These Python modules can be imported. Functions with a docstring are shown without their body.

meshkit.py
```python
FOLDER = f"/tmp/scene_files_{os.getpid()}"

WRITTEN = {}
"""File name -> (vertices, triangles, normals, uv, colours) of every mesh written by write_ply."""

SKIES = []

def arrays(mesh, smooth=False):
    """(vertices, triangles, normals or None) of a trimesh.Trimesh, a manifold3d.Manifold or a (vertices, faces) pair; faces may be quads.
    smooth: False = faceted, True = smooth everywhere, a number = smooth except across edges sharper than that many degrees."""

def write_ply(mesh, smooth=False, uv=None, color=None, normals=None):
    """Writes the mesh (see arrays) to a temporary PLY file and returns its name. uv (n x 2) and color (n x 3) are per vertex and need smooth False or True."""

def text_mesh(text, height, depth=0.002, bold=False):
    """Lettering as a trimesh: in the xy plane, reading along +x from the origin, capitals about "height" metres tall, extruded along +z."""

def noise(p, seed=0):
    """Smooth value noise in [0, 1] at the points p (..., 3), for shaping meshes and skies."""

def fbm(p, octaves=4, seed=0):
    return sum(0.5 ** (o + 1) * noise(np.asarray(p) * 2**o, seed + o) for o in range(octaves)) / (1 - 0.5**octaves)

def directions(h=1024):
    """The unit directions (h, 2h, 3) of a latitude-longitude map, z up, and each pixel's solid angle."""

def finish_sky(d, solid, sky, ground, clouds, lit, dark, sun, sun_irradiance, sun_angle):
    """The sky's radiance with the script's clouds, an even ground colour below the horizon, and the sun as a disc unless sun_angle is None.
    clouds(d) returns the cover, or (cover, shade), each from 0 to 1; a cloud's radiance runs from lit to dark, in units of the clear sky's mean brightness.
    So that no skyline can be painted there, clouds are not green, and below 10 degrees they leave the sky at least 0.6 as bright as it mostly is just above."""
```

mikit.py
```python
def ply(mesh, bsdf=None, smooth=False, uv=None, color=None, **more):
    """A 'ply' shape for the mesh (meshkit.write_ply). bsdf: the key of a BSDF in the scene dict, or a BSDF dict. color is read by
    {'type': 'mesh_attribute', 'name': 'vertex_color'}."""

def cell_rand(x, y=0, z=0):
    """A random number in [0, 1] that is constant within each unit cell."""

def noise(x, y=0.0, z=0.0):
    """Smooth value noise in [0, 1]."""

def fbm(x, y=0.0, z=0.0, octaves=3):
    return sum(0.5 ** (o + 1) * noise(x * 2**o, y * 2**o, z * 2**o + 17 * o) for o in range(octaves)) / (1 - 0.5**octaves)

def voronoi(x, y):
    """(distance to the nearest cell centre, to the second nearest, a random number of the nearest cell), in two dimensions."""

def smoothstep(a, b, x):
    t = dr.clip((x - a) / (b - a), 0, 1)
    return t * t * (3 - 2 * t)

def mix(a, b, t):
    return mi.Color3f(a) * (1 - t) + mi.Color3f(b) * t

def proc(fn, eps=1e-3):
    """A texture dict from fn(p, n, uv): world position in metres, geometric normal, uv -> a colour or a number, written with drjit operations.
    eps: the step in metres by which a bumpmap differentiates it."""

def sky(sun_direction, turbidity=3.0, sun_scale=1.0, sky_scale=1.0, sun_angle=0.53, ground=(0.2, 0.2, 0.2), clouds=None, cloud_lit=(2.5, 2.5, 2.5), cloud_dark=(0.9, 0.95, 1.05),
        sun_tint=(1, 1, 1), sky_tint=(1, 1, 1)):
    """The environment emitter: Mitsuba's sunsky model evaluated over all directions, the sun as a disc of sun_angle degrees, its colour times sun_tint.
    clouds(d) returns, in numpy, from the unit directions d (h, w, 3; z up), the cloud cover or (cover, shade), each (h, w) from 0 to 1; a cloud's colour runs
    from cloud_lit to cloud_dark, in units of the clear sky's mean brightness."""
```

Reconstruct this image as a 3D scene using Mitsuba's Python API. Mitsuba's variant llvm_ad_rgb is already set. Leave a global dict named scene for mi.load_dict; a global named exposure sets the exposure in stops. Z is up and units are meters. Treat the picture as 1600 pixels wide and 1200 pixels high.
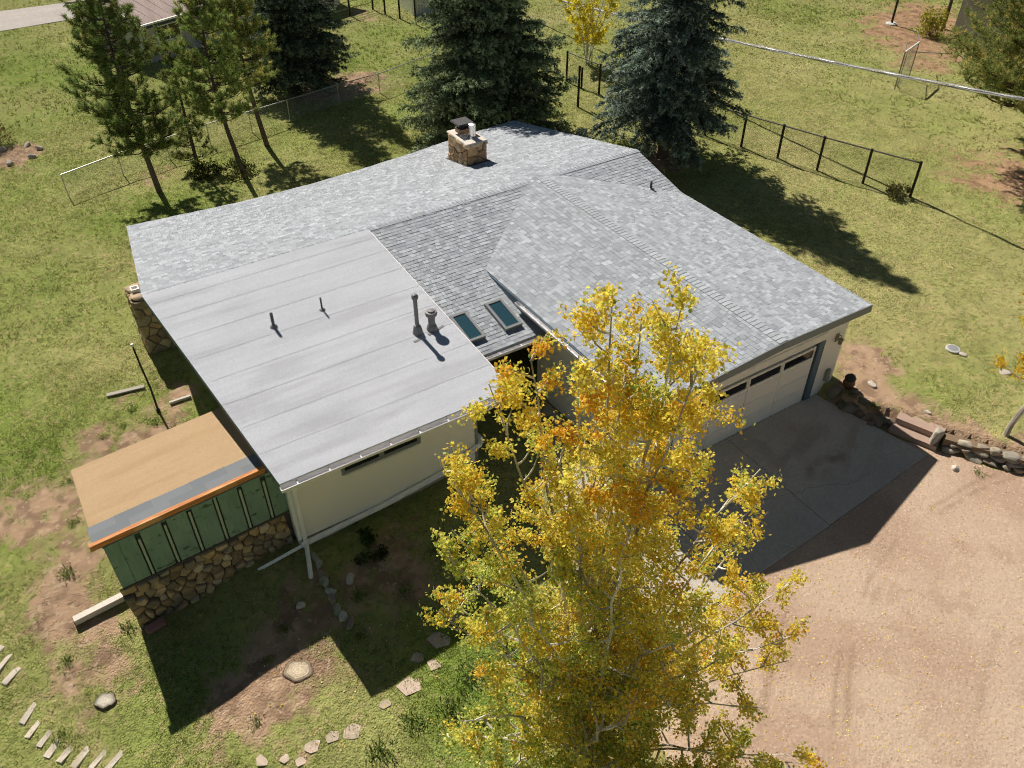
import math, numpy as np, trimesh, drjit as dr, mitsuba as mi, mikit
from mikit import noise, fbm, voronoi, smoothstep, mix, cell_rand
from meshkit import noise as nnoise, fbm as nfbm
from shapely.geometry import Polygon, Point, box as sbox
from scipy.spatial import Voronoi, Delaunay
T = mi.ScalarTransform4f
rng = np.random.default_rng(7)

# ------------------------------------------------------------------ camera, sky, exposure
scene, labels = {}, {}
CAM = np.array([-2.596, -21.700, 16.703])
YAW, PITCH, FOV = math.radians(32.58), math.radians(39.70), 62.63
FWD = np.array([math.sin(YAW) * math.cos(PITCH), math.cos(YAW) * math.cos(PITCH), -math.sin(PITCH)])
scene['camera'] = {'type': 'perspective', 'fov': FOV, 'fov_axis': 'x', 'near_clip': 0.1, 'far_clip': 2000.0,
                   'to_world': T().look_at(origin=CAM.tolist(), target=(CAM + FWD).tolist(), up=[0, 0, 1])}
scene['sky'] = mikit.sky((-0.02, 0.70, 0.715), turbidity=2.5, sky_scale=0.30, sun_tint=(.90, 1.0, 1.19), sky_tint=(1.15, .99, .80))
exposure = 2.26

# ------------------------------------------------------------------ helpers
used = {}


def key_for(name, parent=None):
    full = name if parent is None else parent + '__' + name
    n = used.get(full, 0)
    used[full] = n + 1
    return full if n == 0 else f'{full}_{n:03d}'


def thing(name, label, cat, group=None):
    k = key_for(name)
    labels[k] = {'label': label, 'category': cat}
    if group:
        labels[k]['group'] = group
    return k


def obj(name, mesh, bsdf, parent=None, smooth=False, color=None, label=None, kind=None):
    k = key_for(name, parent)
    if isinstance(mesh, list):
        if mesh and len(mesh[0]) == 3:
            color = np.vstack([m[2] for m in mesh])
        mesh = cat([m[:2] for m in mesh])
    elif isinstance(mesh, tuple) and len(mesh) == 3:
        color = mesh[2]
        mesh = mesh[:2]
    if color is not None and smooth not in (True, False):
        smooth = True
    scene[k] = mikit.ply(mesh, bsdf, smooth=smooth, color=color)
    if label or kind:
        labels.setdefault(k, {})
    if label:
        labels[k]['label'] = label
    if kind:
        labels[k]['kind'] = kind
    return k


def single(name, mesh, bsdf, label, cat, group=None, **kw):
    k = obj(name, mesh, bsdf, **kw)
    labels[k] = {**labels.get(k, {}), 'label': label, 'category': cat}
    if group:
        labels[k]['group'] = group
    return k


def tri(f):
    f = np.asarray(f)
    return np.vstack([f[:, [0, 1, 2]], f[:, [0, 2, 3]]]) if f.shape[1] == 4 else f


def cat(ms):
    V, F, n = [], [], 0
    for v, f in ms:
        v = np.asarray(v, float)
        V.append(v)
        F.append(tri(f) + n)
        n += len(v)
    return np.vstack(V), np.vstack(F)


BOXF = np.array([[0, 3, 2, 1], [4, 5, 6, 7], [0, 1, 5, 4], [1, 2, 6, 5], [2, 3, 7, 6], [3, 0, 4, 7]])


def box(x0, y0, z0, x1, y1, z1):
    return np.array([[x0, y0, z0], [x1, y0, z0], [x1, y1, z0], [x0, y1, z0], [x0, y0, z1], [x1, y0, z1], [x1, y1, z1], [x0, y1, z1]], float), tri(BOXF)


def hexa(b, t):
    return np.array(list(b) + list(t), float), tri(BOXF)


def obox(c, ex, ey, ez, sx, sy, sz):
    """box centred at c with half sizes along the axes ex, ey, ez"""
    c, ex, ey, ez = (np.asarray(a, float) for a in (c, ex, ey, ez))
    P = [c + sx * a * ex + sy * b * ey + sz * d * ez for d in (-1, 1) for a, b in ((-1, -1), (1, -1), (1, 1), (-1, 1))]
    return np.array(P), tri(BOXF)


def bevel(mesh_or, r=0.01):
    """rounded box from x0..z1 extents"""
    x0, y0, z0, x1, y1, z1 = mesh_or
    pts = []
    for z, i in ((z0, 1), (z0 + r, 0), (z1 - r, 0), (z1, 1)):
        d = r * i
        for x, sx in ((x0, 1), (x1, -1)):
            for y, sy in ((y0, 1), (y1, -1)):
                if i:
                    pts.append((x + sx * d, y + sy * d, z))
                else:
                    pts += [(x + sx * r, y, z), (x, y + sy * r, z)]
    h = trimesh.convex.convex_hull(np.array(pts))
    return np.array(h.vertices), np.array(h.faces)


def tube(pts, rad, sides=6, cap=True):
    p = np.asarray(pts, float)
    rad = np.broadcast_to(np.asarray(rad, float), (len(p),))
    t = np.gradient(p, axis=0)
    t /= np.linalg.norm(t, axis=1, keepdims=True) + 1e-12
    ref = np.where(np.abs(t[:, 2:]) < 0.9, [[0, 0, 1.0]], [[1.0, 0, 0]])
    a = np.cross(t, ref)
    a /= np.linalg.norm(a, axis=1, keepdims=True) + 1e-12
    for i in range(1, len(a)):
        a[i] = a[i - 1] - t[i] * (a[i - 1] @ t[i])
        a[i] /= np.linalg.norm(a[i]) + 1e-12
    b = np.cross(t, a)
    g = np.arange(sides) * 2 * np.pi / sides
    v = (p[:, None] + rad[:, None, None] * (np.cos(g)[None, :, None] * a[:, None] + np.sin(g)[None, :, None] * b[:, None])).reshape(-1, 3)
    i, j = np.meshgrid(np.arange(len(p) - 1), np.arange(sides), indexing='ij')
    q = np.stack([i * sides + j, i * sides + (j + 1) % sides, (i + 1) * sides + (j + 1) % sides, (i + 1) * sides + j], -1).reshape(-1, 4)
    f = tri(q)
    if cap:
        n = len(v)
        v = np.vstack([v, p[0], p[-1]])
        k = np.arange(sides)
        f = np.vstack([f, np.stack([(k + 1) % sides, k, np.full(sides, n)], 1), np.stack([n - sides + k, n - sides + (k + 1) % sides, np.full(sides, n + 1)], 1)])
    return v, f


def lathe(prof, c, sides=20):
    """prof: (r, z) pairs bottom to top, closed with caps"""
    prof = np.asarray(prof, float)
    g = np.arange(sides) * 2 * np.pi / sides
    v = np.stack([prof[:, :1] * np.cos(g), prof[:, :1] * np.sin(g), np.repeat(prof[:, 1:], sides, 1)], -1).reshape(-1, 3)
    i, j = np.meshgrid(np.arange(len(prof) - 1), np.arange(sides), indexing='ij')
    q = np.stack([i * sides + j, i * sides + (j + 1) % sides, (i + 1) * sides + (j + 1) % sides, (i + 1) * sides + j], -1).reshape(-1, 4)
    n = len(v)
    v = np.vstack([v, [0, 0, prof[0, 1]], [0, 0, prof[-1, 1]]])
    k = np.arange(sides)
    f = np.vstack([tri(q), np.stack([(k + 1) % sides, k, np.full(sides, n)], 1), np.stack([n - sides + k, n - sides + (k + 1) % sides, np.full(sides, n + 1)], 1)])
    return v + np.asarray(c, float), f


def prism(poly, ztop, zbot):
    """vertical prism over a plan polygon; ztop, zbot: functions of (x, y) or numbers"""
    P = poly if isinstance(poly, Polygon) else Polygon(poly)
    if not P.exterior.is_ccw:
        P = Polygon(list(P.exterior.coords)[::-1])
    v2, f2 = trimesh.creation.triangulate_polygon(P, engine='earcut')
    v2, f2 = np.asarray(v2), np.asarray(f2)
    a = v2[f2]
    s = np.cross(a[:, 1] - a[:, 0], a[:, 2] - a[:, 0]) < 0
    f2[s] = f2[s][:, ::-1]
    ring = np.array(P.exterior.coords)[:-1]
    zt, zb, rt, rb = (np.zeros(len(q_)) + (z_(q_[:, 0], q_[:, 1]) if callable(z_) else z_) for z_, q_ in ((ztop, v2), (zbot, v2), (ztop, ring), (zbot, ring)))
    n, m = len(v2), len(ring)
    V = np.vstack([np.c_[v2, zt], np.c_[v2, zb], np.c_[ring, rt], np.c_[ring, rb]])
    k = np.arange(m)
    side = np.stack([2 * n + m + k, 2 * n + m + (k + 1) % m, 2 * n + (k + 1) % m, 2 * n + k], 1)
    return V, np.vstack([f2, f2[:, ::-1] + n, tri(side)])


def unit(v):
    v = np.asarray(v, float)
    return v / (np.linalg.norm(v, axis=-1, keepdims=True) + 1e-12)


def rock_mesh(c, s, rz=0.0, sub=1, seed=0, rough=0.35, flat=None):
    """angular broken stone: the hull of a few points on a squarish ellipsoid, edges softened"""
    r = np.random.default_rng(seed + 11)
    p = unit(r.normal(size=(16, 3)))
    p = np.sign(p) * np.abs(p) ** .62
    p = p * (1 - rough * .6 * r.random((16, 1)))
    h = trimesh.convex.convex_hull(p)
    v, f = trimesh.remesh.subdivide(h.vertices, h.faces)
    if sub > 1:
        v, f = trimesh.remesh.subdivide(v, f)
    m = trimesh.Trimesh(v, f, process=True)
    trimesh.smoothing.filter_laplacian(m, lamb=.5, iterations=2)
    v = np.array(m.vertices)
    v = v * (1 + .10 * (nfbm(v * 2.5 + seed * 3.7 + 50, 3, seed % 97)[:, None] - .5))
    v = v * 1.08 * np.asarray(s, float)
    cr, sr = math.cos(rz), math.sin(rz)
    v = v @ np.array([[cr, sr, 0], [-sr, cr, 0], [0, 0, 1.0]])
    return v + np.asarray(c, float), np.array(m.faces)


def tinted(mesh, base, amp=0.18, scale=6.0, seed=0, tint2=None):
    v = np.asarray(mesh[0], float)
    n = nfbm(v * scale + 31, 3, seed)
    col = np.asarray(base, float)[None] * (1 + amp * 2 * (n[:, None] - 0.5))
    if tint2 is not None:
        w = np.clip((nfbm(v * scale * 0.6 + 77, 2, seed + 5) - 0.45) * 4, 0, 1)[:, None]
        col = col * (1 - w) + np.asarray(tint2, float) * w
    return v, mesh[1], np.clip(col, 0.005, 0.95)


# ------------------------------------------------------------------ terrain
LEFT = np.array([(.3, -7.4, -.02), (5.5, -7.4, .3), (3, -7.5, .12), (7, -7, .1), (-.3, -11.7, -.35), (-3.7, -7.2, -.6), (-4.8, -9, -.72), (-7, -9.4, -.9), (3, -15.4, -.25), (0, -15, -.5), (-4, -13, -.8), (10, -20, -.02), (6.5, -13, -.02), (6, -17, -.05), (8, -12, -.02), (8, -9, .0), (12, -12, -.02), (16, -12, -.02), (16, -16, -.02), (13, -16, -.02), (20, -20, -.02), (10, -26, -.05), (-1.4, -.3, .0), (-4, -3, -.35), (-.8, -4, -.15), (-.5, 2.9, .1), (-6, 3, -.1), (2.5, 14, .3), (8, 8, .25), (15, 8, .3), (-8, 14, .1), (8, 20, .35), (5, 30, .4), (0, 42, .4), (20, 30, .5), (-8, -3, -.6), (16.5, 5, .35), (40, 20, .5), (60, 10, .5), (20, 45, .4), (-12, -14, -1.2), (-14, 5, -.4), (2, -20, -.6)])
RIGHT = np.array([(16.5, -10, .38), (17, -13, .36), (18.5, -15, .36), (22, -18, .36), (22, 5, .35), (29, -3, .35), (20, -5, .38), (16.5, 0, .35), (26, -12, .36), (40, 0, .5), (60, 10, .5), (40, -20, .4), (30, 10, .45), (16.5, 8, .3), (25, 20, .45)])
STEP = np.array([(15.9, -9.9), (15.95, -10.7), (16.2, -11.8), (16.78, -12.4), (17.36, -13.6), (18.45, -15.8), (20.5, -19.0), (24, -24), (30, -32)])


def shep(P, x, y):
    num, den = 0.0, 0.0
    for px, py, pz in P:
        w = 1 / ((x - px) ** 2 + (y - py) ** 2 + 1.5) ** 2
        num, den = num + w * pz, den + w
    return num / den


def ground_z(x, y):
    x, y = np.broadcast_arrays(np.asarray(x, float), np.asarray(y, float))
    a, b = shep(LEFT, x, y), shep(RIGHT, x, y)
    sx = np.interp(-y, -STEP[:, 1], STEP[:, 0])
    t = np.clip((x - sx + .06) / .16, 0, 1)
    t = t * t * (3 - 2 * t)
    front = np.clip((-9.0 - y) / 1.0, 0, 1)
    flat = np.clip((x - 5.0) / 1.5, 0, 1) * np.clip((-8.5 - y) / 1.5, 0, 1)
    a = a * (1 - flat) + (-.02) * flat
    far = np.clip((x - 10) / 8, 0, 1)
    m = np.where(front > 0, t * front + (1 - front) * far, far)
    return a * (1 - m) + b * m


def hump(x, y):
    w = np.where((x > 4.2) & (y < -8.2) & (x < np.interp(-y, -STEP[:, 1], STEP[:, 0]) + .5), 0.0, 1.0) * (np.hypot(x - 10, y + 2) < 60)
    return (nfbm(np.stack([x * 1.7, y * 1.7, x * 0], -1), 3, 3) - .5) * .07 * w


def ground_h(x, y):
    x, y = np.broadcast_arrays(np.asarray(x, float), np.asarray(y, float))
    return ground_z(x, y) + hump(x, y)


def gz(x, y):
    return float(ground_h(x, y))


# ------------------------------------------------------------------ materials
def rough(col, r=0.9, spec=0.3, **kw):
    c = col if isinstance(col, dict) else {'type': 'rgb', 'value': list(col)}
    return {'type': 'twosided', 'bsdf': {'type': 'principled', 'base_color': c, 'roughness': r, 'specular': spec, **kw}}


VC = {'type': 'mesh_attribute', 'name': 'vertex_color'}
scene['m_vcol'] = rough(VC, 0.92, 0.2)
scene['m_shingle'] = rough(VC, 0.85, 0.35)
scene['m_stone'] = rough(VC, 0.85, 0.3)
scene['m_leaf'] = {'type': 'principledthin', 'base_color': VC, 'roughness': 0.5, 'diff_trans': 1.1, 'eta': 1.35}
scene['m_needle'] = {'type': 'principledthin', 'base_color': VC, 'roughness': 0.55, 'diff_trans': 0.8, 'eta': 1.35}
scene['m_blade'] = {'type': 'principledthin', 'base_color': VC, 'roughness': 0.6, 'diff_trans': 0.7, 'eta': 1.3}
scene['m_cream'] = rough((.77, .745, .675), 0.6)
scene['m_white'] = rough((.80, .80, .79), 0.45, 0.5)
scene['m_gutter'] = rough((.70, .69, .70), 0.3, 0.6)
scene['m_dark_metal'] = rough((.05, .05, .055), 0.45, 0.5)
scene['m_grey_metal'] = rough((.16, .16, .17), 0.45, 0.5)
scene['m_steel'] = {'type': 'twosided', 'bsdf': {'type': 'roughconductor', 'material': 'Al', 'alpha': 0.28}}
scene['m_galv'] = rough((.42, .43, .44), 0.42, 0.5, metallic=0.5)
scene['m_blue_trim'] = rough((.10, .15, .19), 0.6)
scene['m_fascia'] = rough((.20, .22, .23), 0.6)
scene['m_black'] = rough((.008, .008, .01), 0.8)
scene['m_skylight'] = rough((.012, .05, .07), 0.06, 0.6, clearcoat=0.5)
scene['m_dark_glass'] = rough((.01, .012, .013), 0.08, 0.5)
scene['m_black_paint'] = rough((.02, .02, .02), 0.5, 0.4)
scene['m_pane'] = {'type': 'thindielectric'}


DIRT = [(-2.4, -.7, 1.5, .8), (-4.3, -2.6, 1.6, .9), (-.35, .3, .75, 1.1), (-.3, -1.6, .55, 1.2), (-5.2, -4.9, 1.1, .9), (-4.9, -6.5, 1.2, 1.0), (-4.6, -8.2, 1.0, .8), (-1.5, -10.6, 1.1, .95), (-2.9, -10.1, 1.0, .7), (-.8, -9.8, .9, .8), (.3, -9.0, 2.0, .5), (2.4, -9, 1.8, .5),
        (17.7, -9.8, .9, 1.1), (18.2, -10.4, 1.0, .6), (16.4, -10.9, .9, 1.2), (16.6, -11.9, .7, 1.2), (17.3, -12.8, .9, .9), (17.7, -14.0, .7, 1.0), (18.7, -15.4, .9, .8), (21.8, 4.7, 1.9, 1.2), (33.5, -4.8, 3.0, 1.0), (49, 11, 4.0, 1.2), (46, 9, 3, .9), (14.8, 20.6, 1.6, .9), (12.4, 20.3, 2.0, 1.1),
        (-2.3, 21.0, 1.2, 1.5), (3.2, -15.8, 1.6, .7), (-1.2, -12.4, 1.2, .4), (43, 6, 2.5, .8), (2.5, 15.3, 2.0, .4), (19.5, 4.5, 1.6, .5), (20.5, 31.5, 2.2, .6), (-6.3, -1.6, 1.5, .4), (17.5, 12, 2.5, .6)]
LUSH = [(-7, 2, 4, .8), (-6, 12, 6, .6), (2.0, -12.6, 2.4, 1.0), (3.0, -13.5, 2.0, .8), (19, 27, 3, 1.0), (17, 24, 2, .9), (2, 32, 7, .8), (5, 12, 4, .5), (-7.2, -7.5, 1.8, .7), (-.6, -2.2, 1.0, .5), (23, -9, 8, -.7), (33, 0, 9, -.45), (16, 17, 4, .4)]


def blobs(x, y, B):
    s = 0.0
    for bx, by, r, w in B:
        s = s + w * dr.exp(-((x - bx) * (x - bx) + (y - by) * (y - by)) * (1.0 / (r * r)))
    return s


def dirt_mask(x, y):
    n = 0.62 * fbm(x * 0.9, y * 0.9, 3.0, octaves=4) + 0.38 * fbm(x * 4.2, y * 4.2, 8.0, octaves=3)
    return smoothstep(0.54, 0.78, dr.minimum(blobs(x, y, DIRT), 1.1) * 0.40 + n * 0.82 - .02)


def ground_col(p, n, uv):
    x, y = p.x, p.y
    d = dirt_mask(x, y)
    lush = dr.clip(0.42 + 0.5 * blobs(x, y, LUSH) + 1.1 * (fbm(x * .33, y * .33, 1.0, octaves=4) - 0.5), 0, 1)
    fine = fbm(x * 11, y * 11, 5.0, octaves=4)
    mid = fbm(x * 2.3, y * 2.3, 2.0, octaves=3)
    g = mix((.300, .290, .118), (.170, .232, .046), lush)
    g = mix(g, (.085, .165, .026), smoothstep(.95, 1.35, .35 + .5 * blobs(x, y, LUSH)))
    g = mix(g, (.110, .125, .038), smoothstep(.54, .74, fine) * 0.6)
    g = mix(g, (.38, .31, .16), smoothstep(.56, .78, fbm(x * 6.5, y * 6.5, 9.0, octaves=4)) * (0.75 - 0.4 * lush))
    g = g * (0.82 + 0.38 * mid)
    soil = mix((.37, .255, .170), (.225, .150, .100), smoothstep(.35, .72, fbm(x * 3.1, y * 3.1, 4.0, octaves=4)))
    soil = mix(soil, (.44, .33, .235), smoothstep(.60, .75, fbm(x * 9, y * 9, 6.0, octaves=3)) * .7)
    red = smoothstep(24, 30, x)
    soil = mix(soil, soil * mi.Color3f(.95, .88, .80), red)
    return mix(g, soil, d)


def ground_bump(p, n, uv):
    return 0.5 * fbm(p.x * 9, p.y * 9, 1.0, octaves=3) + 0.5 * noise(p.x * 34, p.y * 34, 2.0)


scene['m_ground'] = {'type': 'bumpmap', 'arbitrary': {**mikit.proc(ground_bump, 6e-3)}, 'scale': 0.05,
                     'bsdf': {'type': 'principled', 'base_color': mikit.proc(ground_col), 'roughness': 1.0, 'specular': 0.1}}


def gravel_col(p, n, uv):
    x, y = p.x, p.y
    big = fbm(x * .45, y * .45, 3.0, octaves=4)
    fine = fbm(x * 21, y * 21, 1.0, octaves=3)
    c = mix((.39, .278, .205), (.46, .350, .262), smoothstep(.3, .7, big))
    c = mix(c, (.33, .22, .155), smoothstep(.58, .80, fbm(x * 1.6, y * 1.6, 7.0, octaves=4)) * .4)
    # tyre tracks pressed in sweeping arcs
    r1 = dr.sqrt(dr.square(x - 15.5) + dr.square(y + 27.5)) + .25 * (fbm(x * .5, y * .5, 21.0) - .5)
    tr = dr.exp(-dr.square((r1 - 12.2) * 11)) + dr.exp(-dr.square((r1 - 12.45) * 14)) + dr.exp(-dr.square((r1 - 13.75) * 11)) + .7 * dr.exp(-dr.square((r1 - 9.6) * 11)) + .6 * dr.exp(-dr.square((r1 - 8.1) * 11))
    c = mix(c, (.26, .18, .125), dr.clip(tr, 0, 1) * smoothstep(.46, .62, fbm(x * .8, y * .8, 12.0, octaves=4)) * .5)
    c = c * (0.86 + 0.28 * fine)
    peb = cell_rand(dr.floor(x * 30), dr.floor(y * 30), 2)
    c = mix(c, (.20, .15, .12), smoothstep(.975, .99, peb) * .55)
    return mix(c, (.54, .44, .35), smoothstep(.95, .97, cell_rand(dr.floor(x * 24 + .4), dr.floor(y * 24), 5)) * .55)


def gravel_bump(p, n, uv):
    return 0.6 * fbm(p.x * 22, p.y * 22, 1.0, octaves=3) + 0.4 * fbm(p.x * 3, p.y * 3, 5.0, octaves=3)


scene['m_gravel'] = {'type': 'bumpmap', 'arbitrary': {**mikit.proc(gravel_bump, 4e-3)}, 'scale': 0.025,
                     'bsdf': {'type': 'principled', 'base_color': mikit.proc(gravel_col), 'roughness': 1.0, 'specular': 0.1}}


def concrete_col(p, n, uv):
    x, y = p.x, p.y
    c = mix((.39, .36, .315), (.49, .455, .40), fbm(x * .8, y * .8, 1.0, octaves=4))
    c = c * (0.86 + 0.28 * fbm(x * 18, y * 18, 3.0, octaves=3))
    st = smoothstep(.50, .70, fbm(x * .9 + y * .55, (y * .9 - x * .5) * 2.6, 4.0, octaves=4)) * dr.exp(-(dr.square(x - 14.3) / 5 + dr.square(y + 12.0) / 1.2))
    c = mix(c, (.20, .13, .085), dr.clip(st * .3, 0, .35))
    ln = dr.abs(y + 12.35 - .10 * (x - 13.8) - .5 * (fbm(x * .9, 2.0, 3.0) - .5))
    c = mix(c, (.17, .10, .06), dr.exp(-dr.square(ln * 5.5)) * smoothstep(12.6, 13.3, x) * smoothstep(15.3, 14.6, x) * smoothstep(.3, .6, fbm(x * 2.4, y * 2.4, 6.0, octaves=3)) * .6)
    crk = dr.abs(y + 13.1 + .35 * x - 4.6 - .6 * (fbm(x * 1.4, y * .2, 9.0, octaves=4) - .5))
    c = mix(c, (.10, .09, .08), smoothstep(.012, .004, crk) * .5)
    oil = dr.exp(-(dr.square(x - 13.2) + dr.square(y + 11.0)) * 1.2) * smoothstep(.45, .65, fbm(x * 3, y * 3, 2.0, octaves=3))
    return mix(c, (.22, .20, .18), oil * .4)


scene['m_concrete'] = {'type': 'principled', 'base_color': mikit.proc(concrete_col), 'roughness': 0.95, 'specular': 0.2}


def roll_col(p, n, uv):
    x, y = p.x, p.y
    st = fbm(x * .6, y * 7, 1.0, octaves=4)
    c = mix((.390, .413, .460), (.455, .478, .525), st)
    c = mix(c, (.33, .345, .378), smoothstep(.55, .8, fbm(x * .35 + 4, y * 2.2, 9.0, octaves=4)) * .6)
    c = c * (0.90 + 0.2 * fbm(x * 45, y * 45, 2.0, octaves=2))
    return c * (0.93 + 0.14 * fbm(x * .7, y * .9, 6.0, octaves=3))


scene['m_roll'] = rough(mikit.proc(roll_col), 0.9, 0.25)


def ply_col(p, n, uv):
    x, y = p.x, p.y
    g = fbm(x * .9, y * 9, 2.0, octaves=4)
    c = mix((.41, .285, .165), (.455, .325, .195), g)
    c = mix(c, (.36, .225, .115), smoothstep(.60, .80, fbm(x * .5 + 3, y * 3, 5.0, octaves=4)) * .35)
    return c * (0.93 + 0.14 * fbm(x * 30, y * 30, 1.0, octaves=2))


scene['m_plywood'] = rough(mikit.proc(ply_col), 0.85, 0.2)


def beam_col(p, n, uv):
    g = fbm(p.x * 1.6, p.y * 30, p.z * 26, octaves=4)
    c = mix((.56, .25, .085), (.44, .165, .05), smoothstep(.4, .6, g))
    return mix(c, (.70, .42, .20), smoothstep(.62, .75, fbm(p.x * 1.1, p.y * 8, 4.0, octaves=3)) * .6)


scene['m_beam'] = rough(mikit.proc(beam_col), 0.7, 0.3)


def green_col(p, n, uv):
    a = p.x + p.y
    c = mix((.165, .260, .195), (.250, .350, .265), fbm(a * 2.2, 1.0, p.z * 1.4, octaves=4))
    c = c * (0.85 + 0.3 * fbm(a * 22, 2.0, p.z * 3, octaves=3))
    return mix(c, (.06, .075, .05), smoothstep(.66, .80, fbm(a * 5, 5.0, p.z * 7, octaves=4)) * .8)


scene['m_green'] = rough(mikit.proc(green_col), 0.85, 0.2)


def metal_roof_col(p, n, uv):
    return mix((.225, .165, .150), (.275, .205, .185), fbm(p.x * .8, p.y * .8, 2.0, octaves=3)) * (0.85 + .3 * noise(p.x * 5, p.y * .7, 1.0))


scene['m_brown_roof'] = rough(mikit.proc(metal_roof_col), 0.7, 0.3)


def road_col(p, n, uv):
    c = mix((.36, .335, .315), (.44, .41, .385), fbm(p.x * .25, p.y * 1.5, 1.0, octaves=4))
    return c * (.9 + .2 * fbm(p.x * 7, p.y * 7, 3.0, octaves=3))


scene['m_road'] = {'type': 'principled', 'base_color': mikit.proc(road_col), 'roughness': 1.0, 'specular': 0.1}

# ------------------------------------------------------------------ ground, gravel, concrete, road


def axis(lo, hi, step, far_lo, far_hi):
    mid = list(np.arange(lo, hi + 1e-6, step))
    up, s = [], step
    while (up[-1] if up else hi) < far_hi:
        s *= 1.22
        up.append((up[-1] if up else hi) + s)
    dn, s = [], step
    while (dn[-1] if dn else lo) > far_lo:
        s *= 1.22
        dn.append((dn[-1] if dn else lo) - s)
    return np.array(dn[::-1] + mid + up)


gx, gy = axis(-9, 34, .2, -400, 500), axis(-23, 24, .2, -250, 600)
X, Y = np.meshgrid(gx, gy)
Zg = ground_h(X, Y)
nx, ny = len(gx), len(gy)
i, j = np.meshgrid(np.arange(nx - 1), np.arange(ny - 1))
q = np.stack([j * nx + i, j * nx + i + 1, (j + 1) * nx + i + 1, (j + 1) * nx + i], -1).reshape(-1, 4)
obj('ground', (np.c_[X.ravel(), Y.ravel(), Zg.ravel()], tri(q)), 'm_ground', smooth=True, kind='structure', label='grassy yard with bare soil patches round the house')


def wobble(poly, step=.15, amp=.10, seed=1):
    p = Polygon(poly).exterior
    n = int(p.length / step)
    out = []
    for k in range(n):
        a, b = p.interpolate(k * step), p.interpolate(k * step + .05)
        t = unit(np.array([b.x - a.x, b.y - a.y]))
        w = (nfbm(np.array([a.x * 1.6, a.y * 1.6, seed]), 4, seed) - .5) * 2 * amp
        out.append((a.x - t[1] * w, a.y + t[0] * w))
    return Polygon(out).buffer(0)


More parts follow.
